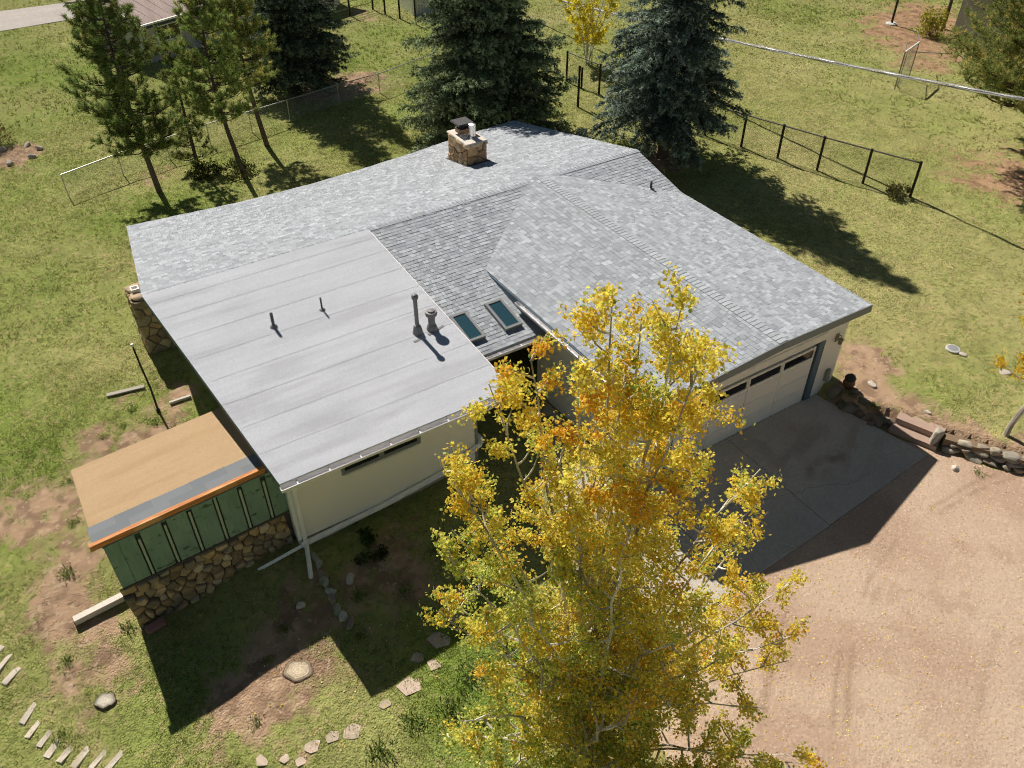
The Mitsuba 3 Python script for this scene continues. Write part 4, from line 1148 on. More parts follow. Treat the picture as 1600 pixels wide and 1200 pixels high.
ASPEN_COL = [(.94, .62, .07), (.95, .77, .16), (.74, .76, .20), (.40, .50, .13), (.97, .50, .05)]
at_ = thing('aspen_tree', 'tall aspen with golden and olive leaves in front of the garage', 'tree')
ab = np.array([3.04, -15.43, gz(3.04, -15.43)])
stems_main = [(.66, .0, 11.5, 2.5), (-.16, .2, 11.35, 2.5), (.25, .3, 10.9, 3.0), (1.0, -.2, 10.8, 4.0), (-.55, -.1, 10.6, 4.0), (-1.15, .4, 10.3, 2.4), (-2.45, .1, 8.7, 2.2), (1.35, .5, 9.5, 2.2), (2.15, .1, 8.4, 2.0), (.2, -1.0, 8.4, 2.0), (-1.2, -1.3, 6.8, 1.8), (1.3, -1.3, 6.6, 1.8), (3.1, -.5, 5.2, 1.5), (.1, 1.4, 8.2, 2.0), (-2.5, -.6, 6.0, 1.6), (2.8, .9, 6.6, 1.9), (-2.2, 1.2, 7.0, 1.9), (3.1, .6, 4.0, 1.4), (2.6, -1.4, 4.6, 1.4), (.3, -2.0, 5.2, 1.5), (-2.2, -1.5, 4.4, 1.3), (1.0, -2.6, 3.7, 1.0), (-.8, -2.7, 3.6, 1.0), (2.7, -2.2, 3.2, 1.0), (3.5, .0, 3.7, 1.2), (-2.3, -2.2, 3.3, 1.0), (.1, .1, 10.0, 2.2), (.95, .7, 10.4, 2.4), (-.8, -.6, 9.3, 2.2), (3.6, -1.5, 3.0, 1.0), (-1.7, .8, 9.4, 2.3), (1.8, -3.2, 2.8, .9), (3.3, -2.7, 2.4, .8), (3.9, -1.3, 2.7, .9), (-1.6, -3.2, 2.6, .8), (.3, -3.5, 2.6, .8), (3.1, 1.2, 4.6, 1.4), (3.4, .8, 3.0, 1.0), (-2.5, .3, 5.0, 1.4), (-2.4, 1.2, 5.8, 1.6), (-2.6, -1.2, 3.4, 1.0), (3.0, -.2, 6.2, 1.8), (2.3, .3, 7.4, 2.0), (-2.3, -.5, 7.2, 1.8), (4.0, -2.0, 2.3, .8)]
N_ASP = aspen(at_, ab, stems_main, 3, ASPEN_COL, prof_=(2.6, 3.5, 3.6, 3.1, 2.5, 1.3, .5), leaf=.057, per=50, limb_step=.27, spread=1.12, green_bias=lambda d: (6.4 - d[2]) * .044 - .05 * (d @ RIGHT_DIR))
yt = thing('aspen_tree', 'small bright yellow tree leaning at the right edge of the photo by the retaining wall', 'tree')
yb = np.array([18.38, -14.75, gz(18.38, -14.75)])
aspen(yt, yb, [(1.2, .2, 5.6, 1.8), (.5, .1, 6.0, 1.9), (1.0, -.8, 4.8, 1.7), (1.9, .3, 4.6, 1.5), (.9, .9, 5.0, 1.8), (-.7, .1, 5.6, 2.6), (-1.1, .3, 4.6, 2.6), (-.5, -.6, 3.8, 2.2), (.1, .5, 5.6, 2.6)], 13, [(.75, .48, .03), (.75, .52, .04), (.70, .50, .04), (.5, .45, .05), (.75, .42, .03)], fork=1.3, leaf=.07, per=34, spread=.8, r0=.10)
yt2 = thing('aspen_tree', 'bright yellow tree behind the wire fence between two blue spruces', 'tree')
aspen(yt2, np.array([26.6, 16.2, gz(26.6, 16.2)]), [(0, 0, 5.6, 1.2), (-1.3, .3, 4.8, 1.1), (1.2, .2, 5.0, 1.1), (.2, -1.0, 3.8, 1.0), (-.9, -1.0, 3.4, 1.0), (1.1, -.9, 3.6, 1.0), (-1.8, 0, 3.6, 1.0)], 17, [(.88, .70, .05), (.90, .74, .07), (.85, .72, .08), (.55, .55, .08), (.88, .62, .04)], leaf=.10, per=22, spread=.9, limb_step=.3)


def spruce(key, base, h, rmax, seed, hmin=.6, tone=(.15, .195, .105), tip=(.36, .44, .27), whorl=.27, nb=9, droop=.35, twig=.11, tl=.24):
    r = np.random.default_rng(seed)
    base = np.asarray(base, float)
    lean = r.normal(0, .1, 2)
    tp = np.array([base + [lean[0] * t, lean[1] * t, h * t - .15] for t in np.linspace(0, 1, 10)])
    wood = [bark_tint(tube(tp, np.linspace(.028 * h * .62 + .03, .02, 10), 9), (.15, .11, .085), (.075, .055, .045), 6, seed)]
    B, D, L, LV = [], [], [], []
    z = hmin
    while z < h - .15:
        u = z / h
        R = rmax * (1 - u) ** .72 * (1 if u > .1 else .75 + 2.5 * u)
        n = max(4, int(nb * (.6 + .5 * (1 - u))))
        ph = r.uniform(0, 6.28)
        for k in range(n):
            th = ph + k * 2 * np.pi / n + r.normal(0, .2)
            ln = R * r.uniform(.66, 1.10) * (.62 + .76 * nnoise(np.array([math.cos(th) * 1.6 + seed, math.sin(th) * 1.6, z * .55]), 4))
            if ln < .15:
                continue
            el = math.radians(8 + 40 * u ** 2 - 14 * (1 - u))
            d = np.array([math.cos(th), math.sin(th), 0])
            t = np.linspace(0, 1, 7)[:, None]
            p0 = base + [lean[0] * u, lean[1] * u, z + r.normal(0, .06)]
            lp = p0 + d * ln * t * math.cos(el) + np.array([0, 0, 1.0]) * (ln * t * math.sin(el) - droop * ln * .5 * t ** 1.6 + .22 * ln * np.clip(t - .6, 0, 1) ** 1.3)
            wood.append((*tube(lp, np.linspace(.012 + .010 * ln, .004, 7), 3, False), np.tile([.10, .075, .06], (21, 1))))
            m = int(ln / twig * 2.1) + 3
            v = np.sort(r.uniform(.10, 1, m))
            pos = np.stack([np.interp(v, t[:, 0], lp[:, q_]) for q_ in range(3)], 1)
            fw_ = unit(np.gradient(lp, axis=0))
            fd = np.stack([np.interp(v, t[:, 0], fw_[:, q_]) for q_ in range(3)], 1)
            sd = np.cross([0, 0, 1.0], d) * np.where(r.random(m) < .5, 1, -1)[:, None]
            wl = (ln * .34 * (1.05 - v) ** .6 + .10) * r.uniform(.6, 1.2, m)
            td_ = unit(fd * .75 + sd * r.uniform(.4, 1.1, m)[:, None] + np.array([0, 0, -1.0]) * r.uniform(.0, .75, m)[:, None])
            B.append(pos)
            D.append(td_)
            L.append(wl)
            LV.append(np.full(m, r.uniform(.75, 1.25)))
        z += whorl * r.uniform(.7, 1.25)
    B, D, L, LV = np.vstack(B), np.vstack(D), np.concatenate(L), np.concatenate(LV)
    # needle brushes along each twig
    cnt = np.maximum(1, np.round(L / .075)).astype(int)
    idx = np.repeat(np.arange(len(B)), cnt)
    w = r.random(len(idx))
    c = B[idx] + D[idx] * (L[idx] * w)[:, None] + r.normal(0, .015, (len(idx), 3))
    dd = D[idx]
    tips = w > .7
    Vs, Fs, Cs, o = [], [], [], 0
    for k in range(4):
        sidev = unit(np.cross(dd, r.normal(size=dd.shape)))
        ndir = unit(dd * r.uniform(.5, 1.1, (len(c), 1)) + sidev * .8 + [0, 0, -.08])
        wv = unit(np.cross(ndir, r.normal(size=dd.shape))) * r.uniform(.014, .026, (len(c), 1))
        ln = r.uniform(.10, .17, (len(c), 1)) * tl / .24
        V = np.stack([c - wv, c + wv, c + ndir * ln], 1).reshape(-1, 3)
        base_c = np.where(tips[:, None], np.asarray(tip), np.asarray(tone)) * (LV[idx] * r.uniform(.7, 1.3, len(c)))[:, None]
        Cs.append(np.repeat(base_c, 3, 0))
        Vs.append(V)
        Fs.append(np.arange(len(V)).reshape(-1, 3) + o)
        o += len(V)
    obj('trunk', wood, 'm_vcol', key)
    obj('crown', (np.vstack(Vs), np.vstack(Fs), np.clip(np.vstack(Cs), .005, .9)), 'm_needle', key)
    return o // 3


def pine(key, base, h, rmax, seed, hmin=2.0, bend=(0, 0), tone=(.060, .085, .030), old=(.115, .105, .045), nl=70, dens=1.0, bark=(.115, .09, .072), prof=None):
    r = np.random.default_rng(seed)
    base = np.asarray(base, float)
    t10 = np.linspace(0, 1, 12)
    tp = np.array([base + [bend[0] * math.sin(t * 2.6), bend[1] * math.sin(t * 2.6), h * t - .15] for t in t10])
    wood = [bark_tint(tube(tp, np.linspace(.0115 * h + .03, .016, 12), 8), bark, tuple(np.array(bark) * .5), 7, seed)]
    TP, TD, TS = [], [], []
    for k in range(nl):
        u = r.uniform(hmin / h, .99) if k > 4 else .98
        z = u * h
        rel = (u - hmin / h) / (1 - hmin / h)
        R = rmax * (prof(rel) if prof else (.55 + .45 * math.sin(min(1, rel * 1.6) * 1.57)) * (1 - rel) ** .6) + .12
        th = r.uniform(0, 6.28)
        ln = R * r.uniform(.6, 1.1)
        p0 = np.array([np.interp(u, t10, tp[:, q_]) for q_ in range(3)])
        d = np.array([math.cos(th), math.sin(th), 0])
        t = np.linspace(0, 1, 7)[:, None]
        lift = r.uniform(.05, .30) + .5 * rel
        lp = p0 + d * ln * t + np.array([0, 0, 1.0]) * ln * (lift * t ** 1.5 - .10 * np.sin(np.pi * t)) + r.normal(0, .02, (7, 3))
        wood.append((*tube(lp, np.linspace(.010 + .014 * ln, .006, 7), 4, False), np.tile(np.array(bark) * .8, (28, 1))))
        ntu = int((3 + ln * 8) * dens)
        for q_ in range(ntu):
            v = r.uniform(.30, 1.0)
            s0 = np.array([np.interp(v, t[:, 0], lp[:, a]) for a in range(3)])
            td_ = unit(d * .6 + np.array([0, 0, .9]) + r.normal(0, .45, 3))
            sl_ = r.uniform(.08, .30) * (.6 + .5 * ln)
            s1 = s0 + td_ * sl_
            wood.append((*tube([s0, s1], [.006, .004], 3, False), np.tile(np.array(bark) * .7, (6, 1))))
            for w in np.linspace(.45, 1, 3):
                TP.append(s0 + (s1 - s0) * w)
                TD.append(td_)
                TS.append(w)
    TP, TD, TS = np.array(TP), np.array(TD), np.array(TS)
    n = 16
    idx = np.repeat(np.arange(len(TP)), n)
    c, dd = TP[idx] + r.normal(0, .012, (len(idx), 3)), TD[idx]
    sidev = unit(np.cross(dd, r.normal(size=dd.shape)))
    ndir = unit(dd * r.uniform(.15, 1.1, (len(c), 1)) + sidev * r.uniform(.4, 1, (len(c), 1)))
    wv = unit(np.cross(ndir, r.normal(size=dd.shape))) * r.uniform(.007, .013, (len(c), 1))
    ln = r.uniform(.13, .23, (len(c), 1))
    V = np.stack([c - wv, c + wv, c + ndir * ln], 1).reshape(-1, 3)
    cl = np.repeat(r.uniform(.7, 1.3, len(TP)), n)
    isold = np.repeat(r.random(len(TP)) < .22, n)
    col = np.where(isold[:, None], np.asarray(old), np.asarray(tone)) * (cl * r.uniform(.75, 1.25, len(c)))[:, None]
    obj('trunk', wood, 'm_vcol', key)
    obj('crown', (V, np.arange(len(V)).reshape(-1, 3), np.clip(np.repeat(col, 3, 0), .005, .9)), 'm_needle', key)


def at(x, y, dz=0.0):
    return (x, y, gz(x, y) + dz)


k = thing('spruce_tree', 'broad dark spruce in the middle behind the chimney', 'tree')
spruce(k, at(17.1, 11.2), 12.0, 4.5, 21, hmin=.5, whorl=.27, nb=10)
k = thing('spruce_tree', 'blue spruce with a bare lower trunk at the right rear corner of the roof', 'tree')
spruce(k, at(22.36, 4.76), 13.6, 3.7, 22, hmin=2.2, whorl=.27, nb=9, droop=.75, tone=(.15, .20, .155), tip=(.38, .46, .40))
k = thing('spruce_tree', 'dark spruce behind the chain link fence right of the pines', 'tree')
spruce(k, at(11.0, 20.6), 11.5, 2.5, 23, hmin=1.0, whorl=.30, nb=8, tone=(.10, .14, .095), tip=(.24, .30, .22))
k = thing('spruce_tree', 'second dark spruce close beside the one behind the chain link fence', 'tree')
spruce(k, at(12.9, 21.6), 10.5, 2.1, 24, hmin=1.2, whorl=.32, nb=8, tone=(.10, .14, .095), tip=(.24, .30, .22))
k = thing('pine_tree', 'largest leaning pine at the left behind the house', 'tree')
pine(k, at(2.37, 13.59), 8.4, 2.5, 31, hmin=1.9, bend=(-.22, .1), nl=150, tone=(.18, .25, .075), old=(.28, .27, .09), dens=.95)
k = thing('pine_tree', 'slender pine in the middle of the row left of the spruces', 'tree')
pine(k, at(5.88, 12.94), 7.8, 1.9, 32, hmin=2.7, bend=(-.42, .3), nl=110, tone=(.27, .36, .105), old=(.42, .40, .13), dens=.9)
k = thing('pine_tree', 'thin pine with yellowing needles nearest the dark spruce', 'tree')
pine(k, at(7.79, 15.55), 8.2, 1.8, 33, hmin=2.8, bend=(-.36, .1), nl=110, tone=(.31, .37, .115), old=(.62, .52, .17), dens=.9)
k = thing('pine_tree', 'sparse sapling pine between the largest and the slender pine', 'tree')
pine(k, at(4.42, 15.03), 5.4, 1.0, 34, hmin=.5, nl=70, tone=(.25, .30, .10), old=(.13, .12, .05), dens=.55, bark=(.10, .08, .06), prof=lambda q_: (1 - q_) ** .7)
k = thing('pine_tree', 'ponderosa pine reaching in at the right edge of the photo', 'tree')
pine(k, at(36.6, -4.3), 11.0, 5.7, 35, hmin=2.3, nl=300, tone=(.27, .32, .10), old=(.50, .43, .15), dens=.95, prof=lambda q_: (1 - q_) ** .55)
k = thing('pine_tree', 'dark tree at the top right beside the grey building', 'tree')
pine(k, at(48.6, 9.3), 8.0, 2.6, 36, hmin=2.2, nl=60, tone=(.09, .11, .045))


def shrub(name, label, c, R, hgt, n, cols, seed, leaf=.06, mat='m_leaf', cat_='shrub'):
    k = thing(name, label, cat_)
    r = np.random.default_rng(seed)
    c = np.array(c, float)
    wood, P = [], []
    for q_ in range(max(10, n // 60)):
        d = unit(r.normal(0, 1, 3) * [1, 1, .5] + [0, 0, .9])
        e = c + d * np.array([R, R, hgt]) * r.uniform(.6, 1.05)
        wood.append((*tube(curve(c, e, r.normal(0, .05, 3), 4, r), np.linspace(.014, .004, 4), 3, False), np.tile([.14, .10, .07], (12, 1))))
        P.append(e + r.normal(0, .16, (60, 3)) * [R, R, hgt])
    P = np.vstack(P)
    P[:, 2] = np.maximum(P[:, 2], c[2] + .02)
    cols = np.array(cols)
    C = cols[r.integers(len(cols), size=len(P))] * r.uniform(.7, 1.25, (len(P), 1))
    obj('stems', wood, 'm_vcol', k)
    obj('foliage', leaves_mesh(P, r.uniform(.7, 1.3, len(P)) * leaf, unit(r.normal(0, 1, (len(P), 3)) + [0, 0, .5]), C, r), mat, k)


shrub('shrub', 'rusty brown shrub at the far left edge behind a rock patch', at(-2.75, 22.6), .75, 1.0, 1500, [(.12, .06, .035), (.16, .09, .05), (.08, .07, .03)], 1)
shrub('shrub', 'yellow green young bush by the dark tree at the top right', at(46.8, 8.9), .8, 1.7, 1600, [(.38, .38, .05), (.28, .32, .05), (.45, .40, .06)], 2, .10)
shrub('shrub', 'low dark green bush in the shade of the front wall', at(1.7, -8.3), .45, .35, 700, [(.05, .08, .03), (.07, .10, .03)], 3, .06)
shrub('shrub', 'round bright weed clump at the edge of the spruce shadow by the garage roof', at(18.6, -5.6), .55, .45, 900, [(.16, .17, .04), (.22, .21, .06), (.12, .15, .03)], 4, .07)
shrub('shrub', 'low green undergrowth under the slender pine', at(5.6, 13.6), .9, .5, 1000, [(.06, .08, .025), (.09, .10, .03)], 5, .08)
shrub('shrub', 'low green undergrowth at the foot of the sapling pine', at(4.4, 14.2), .8, .45, 900, [(.06, .08, .025), (.10, .11, .03)], 6, .08)
shrub('shrub', 'tuft of tall weeds at the last post of the wire fence', at(28.1, -3.4), .5, .5, 800, [(.16, .15, .06), (.12, .12, .04)], 7, .07)

# ------------------------------------------------------------------ fences
def chain(key, posts, h, post_r, rail_r, pm, rm, mm, pitch=.085, wire=.0035, post_up=0.0, lean=0):
    tops = []
    for x, y in posts:
        z = gz(x, y)
        obj('post', tube([(x, y, z - .2), (x, y, z + h + post_up)], post_r, 8), pm, key)
        tops.append((x, y, z + h))
    for a, b in zip(tops[:-1], tops[1:]):
        obj('top_rail', tube([a, b], rail_r, 7), rm, key)
    V, F, o = [], [], 0
    for a, b in zip(tops[:-1], tops[1:]):
        a, b = np.array(a), np.array(b)
        L = np.linalg.norm(b - a)
        g0, g1 = np.array([a[0], a[1], a[2] - h + .03]), np.array([b[0], b[1], b[2] - h + .03])
        n = int(L / pitch)
        for s in (1, -1):
            for k in range(-int(h / pitch), n + int(h / pitch)):
                x0, x1 = k * pitch, k * pitch + s * (h - .03)
                lo, hi = 0.0, 1.0
                if x1 != x0:
                    t0, t1 = sorted(((0 - x0) / (x1 - x0), (L - x0) / (x1 - x0)))
                    lo, hi = max(0, t0), min(1, t1)
                if hi - lo < .02:
                    continue
                f = lambda t: (g0 + (g1 - g0) * ((x0 + (x1 - x0) * t) / L)) * (1 - t) + (a + (b - a) * ((x0 + (x1 - x0) * t) / L)) * t
                p, q_ = f(lo), f(hi)
                w_ = np.array([0, 0, wire])
                u_ = np.array([*unit(np.cross(b - a, [0, 0, 1]))[:2], 0]) * wire
                V += [p - w_, p + w_, p + u_, q_ - w_, q_ + w_, q_ + u_]
                F += [(o, o + 1, o + 4, o + 3), (o + 1, o + 2, o + 5, o + 4), (o + 2, o, o + 3, o + 5)]
                o += 6
    obj('wire_mesh', (np.array(V), tri(np.array(F))), mm, key, kind='stuff')


k = thing('chain_link_fence', 'silver chain link fence with a top rail behind the pines', 'fence')
chain(k, [(-.94, 15.25), (1.46, 16.0), (3.6, 16.5), (5.6, 17.0), (7.7, 17.35), (9.75, 17.75), (12.6, 18.35), (15.0, 18.6), (17.6, 19.3), (20, 20)], 1.0, .022, .024, 'm_galv', 'm_galv', 'm_galv')
k = thing('wire_fence', 'dark timber post and rail fence with wire mesh right of the blue spruce', 'fence')
chain(k, [(28.5, -3.75), (27.85, -1.85), (27.15, .05), (26.6, 1.85), (26.1, 3.62), (25.6, 5.5), (25.1, 7.6), (24.75, 9.9), (24.4, 12.2), (24.05, 14.6)], 1.5, .055, .032, 'm_post', 'm_rail', 'm_grey_metal', post_up=.06)
scene['m_post'] = rough((.035, .028, .024), .8)
scene['m_rail'] = rough((.09, .08, .075), .6, .4)
k = thing('gate_post', 'tall double timber post at the turn of the fence left of the blue spruce', 'post')
obj('shaft', tube([at(22.55, 11.5, -.2), at(22.55, 11.5, 2.05)], .06, 8), 'm_post', k)
obj('shaft', tube([at(22.72, 11.5, .9), at(22.70, 11.5, 1.95)], .05, 8), 'm_post', k)
k = thing('field_fence', 'dark post and rail fence at the top between the spruces', 'fence')
ps = [(16.2, 30.9), (17.5, 31.1), (19.1, 31.5), (20.9, 31.9)]
ps2 = [(20.9, 31.9), (21.1, 30.5), (21.5, 29.2), (21.8, 27.6), (22.3, 26.0)]
for x, y in ps + ps2[1:]:
    obj('post', tube([at(x, y, -.2), at(x, y, 1.5)], .06, 7), 'm_post', k)
for a, b in zip(ps[:-1], ps[1:]):
    for zz in (.45, .85, 1.25):
        obj('rail', tube([at(*a, zz), at(*b, zz)], .025, 5), 'm_weathered', k)
for a, b in zip(ps2[:-1], ps2[1:]):
    for zz in (.5, 1.3):
        obj('wire', tube([at(*a, zz), at(*b, zz)], .008, 4), 'm_grey_metal', k)
scene['m_weathered'] = rough((.30, .27, .23), .9)

# ------------------------------------------------------------------ background buildings and things
nh = thing('neighbour_house', 'neighbouring house with a brown roof and pale walls at the top left', 'house')
e1, e2, up_ = unit([.94, .35, 0]), unit([-.35, .94, 0]), np.array([0, 0, 1.0])
NO = np.array([5.85, 28.67, 0])        # eave corner in plan
ez_ = 2.6


def npt(a, b, z_):
    return NO + e1 * a + e2 * b + up_ * z_


def nbox(a0, a1, b0, b1, z0, z1):
    return hexa([npt(a0, b0, z0), npt(a1, b0, z0), npt(a1, b1, z0), npt(a0, b1, z0)], [npt(a0, b0, z1), npt(a1, b0, z1), npt(a1, b1, z1), npt(a0, b1, z1)])


WW0, WW1, WZA, WZB = 1.3, 2.7, 1.40, 2.15
obj('wall', [nbox(.5, WW0, .55, .75, 0, 2.55), nbox(WW1, 15, .55, .75, 0, 2.55), nbox(WW0, WW1, .55, .75, 0, WZA), nbox(WW0, WW1, .55, .75, WZB, 2.55), nbox(.5, .7, .76, 6.6, 0, 2.6), nbox(14.8, 15, .76, 6.6, 0, 2.6), nbox(.5, 15, 6.6, 6.8, 0, 2.6)], 'm_neighbour_wall', nh)
scene['m_neighbour_wall'] = rough((.50, .48, .46), .8)
rf = obj('roof', [hexa([npt(0, 0, ez_ - .06), npt(15.5, 0, ez_ - .06), npt(15.5, 3.6, ez_ + .66), npt(0, 3.6, ez_ + .66)], [npt(0, 0, ez_ + .06), npt(15.5, 0, ez_ + .06), npt(15.5, 3.6, ez_ + .78), npt(0, 3.6, ez_ + .78)]),
                  hexa([npt(0, 3.602, ez_ + .66), npt(15.5, 3.602, ez_ + .66), npt(15.5, 7.2, ez_ - .06), npt(0, 7.2, ez_ - .06)], [npt(0, 3.602, ez_ + .78), npt(15.5, 3.602, ez_ + .78), npt(15.5, 7.2, ez_ + .06), npt(0, 7.2, ez_ + .06)])], 'm_brown_roof', nh)
for a in np.arange(.4, 15.4, .6):
    obj('roof_rib', obox((npt(a, .05, ez_ + .068) + npt(a, 3.55, ez_ + .785)) / 2, e1, unit(npt(a, 3.55, ez_ + .785) - npt(a, .05, ez_ + .068)), unit(np.cross(e1, npt(a, 3.55, ez_ + .785) - npt(a, .05, ez_ + .068))), .02, 1.78, .012), 'm_brown_roof', rf)
obj('fascia', nbox(0, 15.5, -.03, -.002, ez_ - .20, ez_ + .05), 'm_blue_paint', nh, label='dark blue fascia board')
scene['m_blue_paint'] = rough((.03, .05, .12), .5, .4)
obj('gutter', nbox(-.02, 15.52, -.14, -.032, ez_ - .02, ez_ + .07), 'm_white', nh)
obj('rake_board', hexa([npt(-.06, -.1, ez_ - .12), npt(-.003, -.1, ez_ - .12), npt(-.003, 3.6, ez_ + .62), npt(-.06, 3.6, ez_ + .62)], [npt(-.06, -.1, ez_ + .09), npt(-.003, -.1, ez_ + .09), npt(-.003, 3.6, ez_ + .81), npt(-.06, 3.6, ez_ + .81)]), 'm_white', nh)
w = obj('window', [nbox(WW0 - .06, WW1 + .06, .52, .56, WZA - .06, WZA), nbox(WW0 - .06, WW1 + .06, .52, .56, WZB, WZB + .06), nbox(WW0 - .06, WW0, .52, .56, WZA, WZB), nbox(WW1, WW1 + .06, .52, .56, WZA, WZB), nbox((WW0 + WW1) / 2 - .04, (WW0 + WW1) / 2 + .04, .52, .56, WZA, WZB)], 'm_white', nh)
obj('pane', nbox(WW0, (WW0 + WW1) / 2 - .04, .56, .58, WZA, WZB), 'm_dark_glass', w)
obj('pane', nbox((WW0 + WW1) / 2 + .04, WW1, .56, .58, WZA, WZB), 'm_dark_glass', w)

sh = thing('white_shed', 'pale corrugated shed behind the fence at the top', 'shed')
SX, SY = 22.6, 29.2
obj('wall', [box(SX, SY, .3, SX + 2.6, SY + 2.4, 2.6)], 'm_white', sh)
for k2 in range(13):
    obj('panel', bevel((SX + k2 * .2 + .01, SY - .02, .3, SX + k2 * .2 + .17, SY - .001, 2.58), .008), 'm_lid', sh)
obj('roof', hexa([(SX - .15, SY - .2, 2.6), (SX + 2.75, SY - .2, 2.6), (SX + 2.75, SY + 2.6, 2.9), (SX - .15, SY + 2.6, 2.9)], [(SX - .15, SY - .2, 2.66), (SX + 2.75, SY - .2, 2.66), (SX + 2.75, SY + 2.6, 2.96), (SX - .15, SY + 2.6, 2.96)]), 'm_galv', sh)
wd = thing('wood_pile', 'dark pile of boards behind the field fence at the top', 'wood pile')
r = np.random.default_rng(8)
for k2 in range(9):
    x, y = 17.2 + r.uniform(-.2, 1.3), 33.2 + r.uniform(-.5, .6)
    t = unit([1, r.normal(0, .3), 0])
    obj('board', tinted(obox((x, y, gz(x, y) + .06 + .07 * k2), t, np.cross([0, 0, 1], t), [0, 0, 1], 1.0, .12, .035), [(.12, .07, .05), (.36, .30, .24), (.20, .13, .09)][k2 % 3], .2, 5, k2), 'm_stone', wd)
lg = thing('cut_log', 'brown log lying in the sunny grass beyond the chain link fence', 'log')
lx, ly = 15.95, 26.3
obj('bark', tinted(tube([at(lx - .35, ly + .1, .2), at(lx + .35, ly - .1, .2)], .2, 10), (.20, .11, .06), .3, 8, 4), 'm_stone', lg)
obj('end_grain', tinted(tube([at(lx - .362, ly + .1034, .2), at(lx - .351, ly + .1003, .2)], .17, 10), (.5, .34, .2), .2, 12, 4), 'm_stone', lg)

gb = thing('grey_building', 'grey building corner behind the pine at the top right', 'building')
GX, GYb = 46.6, 7.4
obj('wall', [box(GX, GYb - 6, .2, GX + 8, GYb, 3.6)], 'm_grey_wall', gb)
scene['m_grey_wall'] = rough((.33, .32, .30), .85)
for k2 in range(12):
    obj('siding_board', box(GX - .02, GYb - 6, .3 + k2 * .27, GX - .001, GYb + .01, .3 + k2 * .27 + .262), 'm_grey_wall', gb)
obj('roof', hexa([(GX - .4, GYb - 6.3, 3.6), (GX + 4, GYb - 6.3, 5.2), (GX + 4, GYb + .4, 5.2), (GX - .4, GYb + .4, 3.6)], [(GX - .4, GYb - 6.3, 3.72), (GX + 4, GYb - 6.3, 5.32), (GX + 4, GYb + .4, 5.32), (GX - .4, GYb + .4, 3.72)]), 'm_brown_roof', gb)
lp_ = thing('lamp_post', 'thin dark pole on a pale footing at the top right', 'pole')
obj('shaft', tube([at(46.7, 11.6, 0), at(46.7, 11.6, 5.0)], .07, 8), 'm_black_paint', lp_)
obj('footing', lathe([(.35, -.05), (.35, .05), (.25, .10)], at(46.7, 11.6), 14), 'm_lid', lp_)
fr = thing('metal_frame', 'metal frame with a mesh panel standing on the grass at the upper right', 'frame')
A, Bp = np.array(at(37.7, 4.3)), np.array(at(39.6, 4.9))
bk = np.array([1.6, .9, 0])
for p in (A, Bp):
    obj('leg', tube([p - [0, 0, .05], p + [0, 0, 1.9]], .03, 6), 'm_grey_metal', fr)
obj('leg', tube([A + [.35, .1, -.05], A + [.35, .1, 1.85]], .02, 6), 'm_grey_metal', fr)
obj('crossbar', tube([A + [0, 0, 1.9], Bp + [0, 0, 1.9]], .05, 6), 'm_white', fr)
obj('crossbar', tube([Bp + [0, 0, 1.4], Bp + [1.6, -1.0, 1.3]], .025, 6), 'm_galv', fr)
obj('crossbar', tube([A + [0, 0, 1.9], A + bk + [.3, .4, 1.9]], .02, 6), 'm_grey_metal', fr)
obj('crossbar', tube([Bp + [0, 0, 1.9], Bp + bk + [0, .4, 1.9]], .02, 6), 'm_grey_metal', fr)
ms = []
for k2 in range(12):
    f = k2 / 11
    ms.append(tube([A + (Bp - A) * f * .9 + [.05, 0, .1], A + (Bp - A) * f * .9 + [.05, 0, 1.85]], .006, 3))
for k2 in range(12):
    ms.append(tube([A + [.05, 0, .1 + k2 * .155], A + (Bp - A) * .9 + [.05, 0, .1 + k2 * .155]], .006, 3))
obj('mesh_panel', ms, 'm_grey_metal', fr)

pl = thing('power_line', 'bundle of bright aluminium service cables crossing the upper right', 'power line')
cy = np.array([40, 7.4, 3.6, -1.6, -4.35, -6.79, -30.0])
cz = np.array([4.6, 3.66, 4.04, 4.75, 5.1, 5.4, 8.6])
yy = np.linspace(34, -28, 90)
cf = np.polyfit(cy[1:6], cz[1:6], 2)
zz = np.polyval(cf, yy)
for k2, (dx, dz, rad, mat) in enumerate(((0, 0, .026, 'm_cable'), (.03, .075, .026, 'm_cable'), (-.05, .05, .018, 'm_grey_metal'))):
    ph = k2 * 2.1
    obj('cable', tube(np.c_[28.4 + dx + .012 * np.sin(yy * 2 + ph), yy, zz + dz + .012 * np.cos(yy * 2 + ph)], rad, 6), mat, pl)
scene['m_cable'] = rough((.62, .62, .63), .32, .6, metallic=.6)

# ------------------------------------------------------------------ mulch patch stones, grass, fallen leaves
r = np.random.default_rng(15)
for k2 in range(7):
    a = k2 * .9
    x, y = -2.3 + 1.15 * math.cos(a), 21.0 + .95 * math.sin(a)
    single('border_rock', tinted(rock_mesh(at(x, y, .06), (.20, .15, .13), a, 1, 900 + k2, .35), (.36, .33, .29), .3, 6, k2), 'm_stone', ORD[k2] + ' border rock counted round the mulch patch from its right side', 'rock', group='border rocks of the mulch patch')


def mnp(fn, x, y):
    return np.array(fn(mi.Float(np.ascontiguousarray(x, np.float32)), mi.Float(np.ascontiguousarray(y, np.float32))))


import shapely
BLOCK = shapely.union_all([Polygon(BACK).buffer(-.5), sbox(.2, -7.5, 16.3, 1), sbox(8.6, -10.3, 16.3, 1), sbox(-3.75, -7.05, .4, -4.4), Polygon(SLAB), sbox(6, -8.6, 8.7, -5.5), gravel_poly.buffer(-.05), road_poly, Polygon([(15.9, -12.2), (16.6, -12.2), (17.0, -13.9), (16.2, -13.9)])])


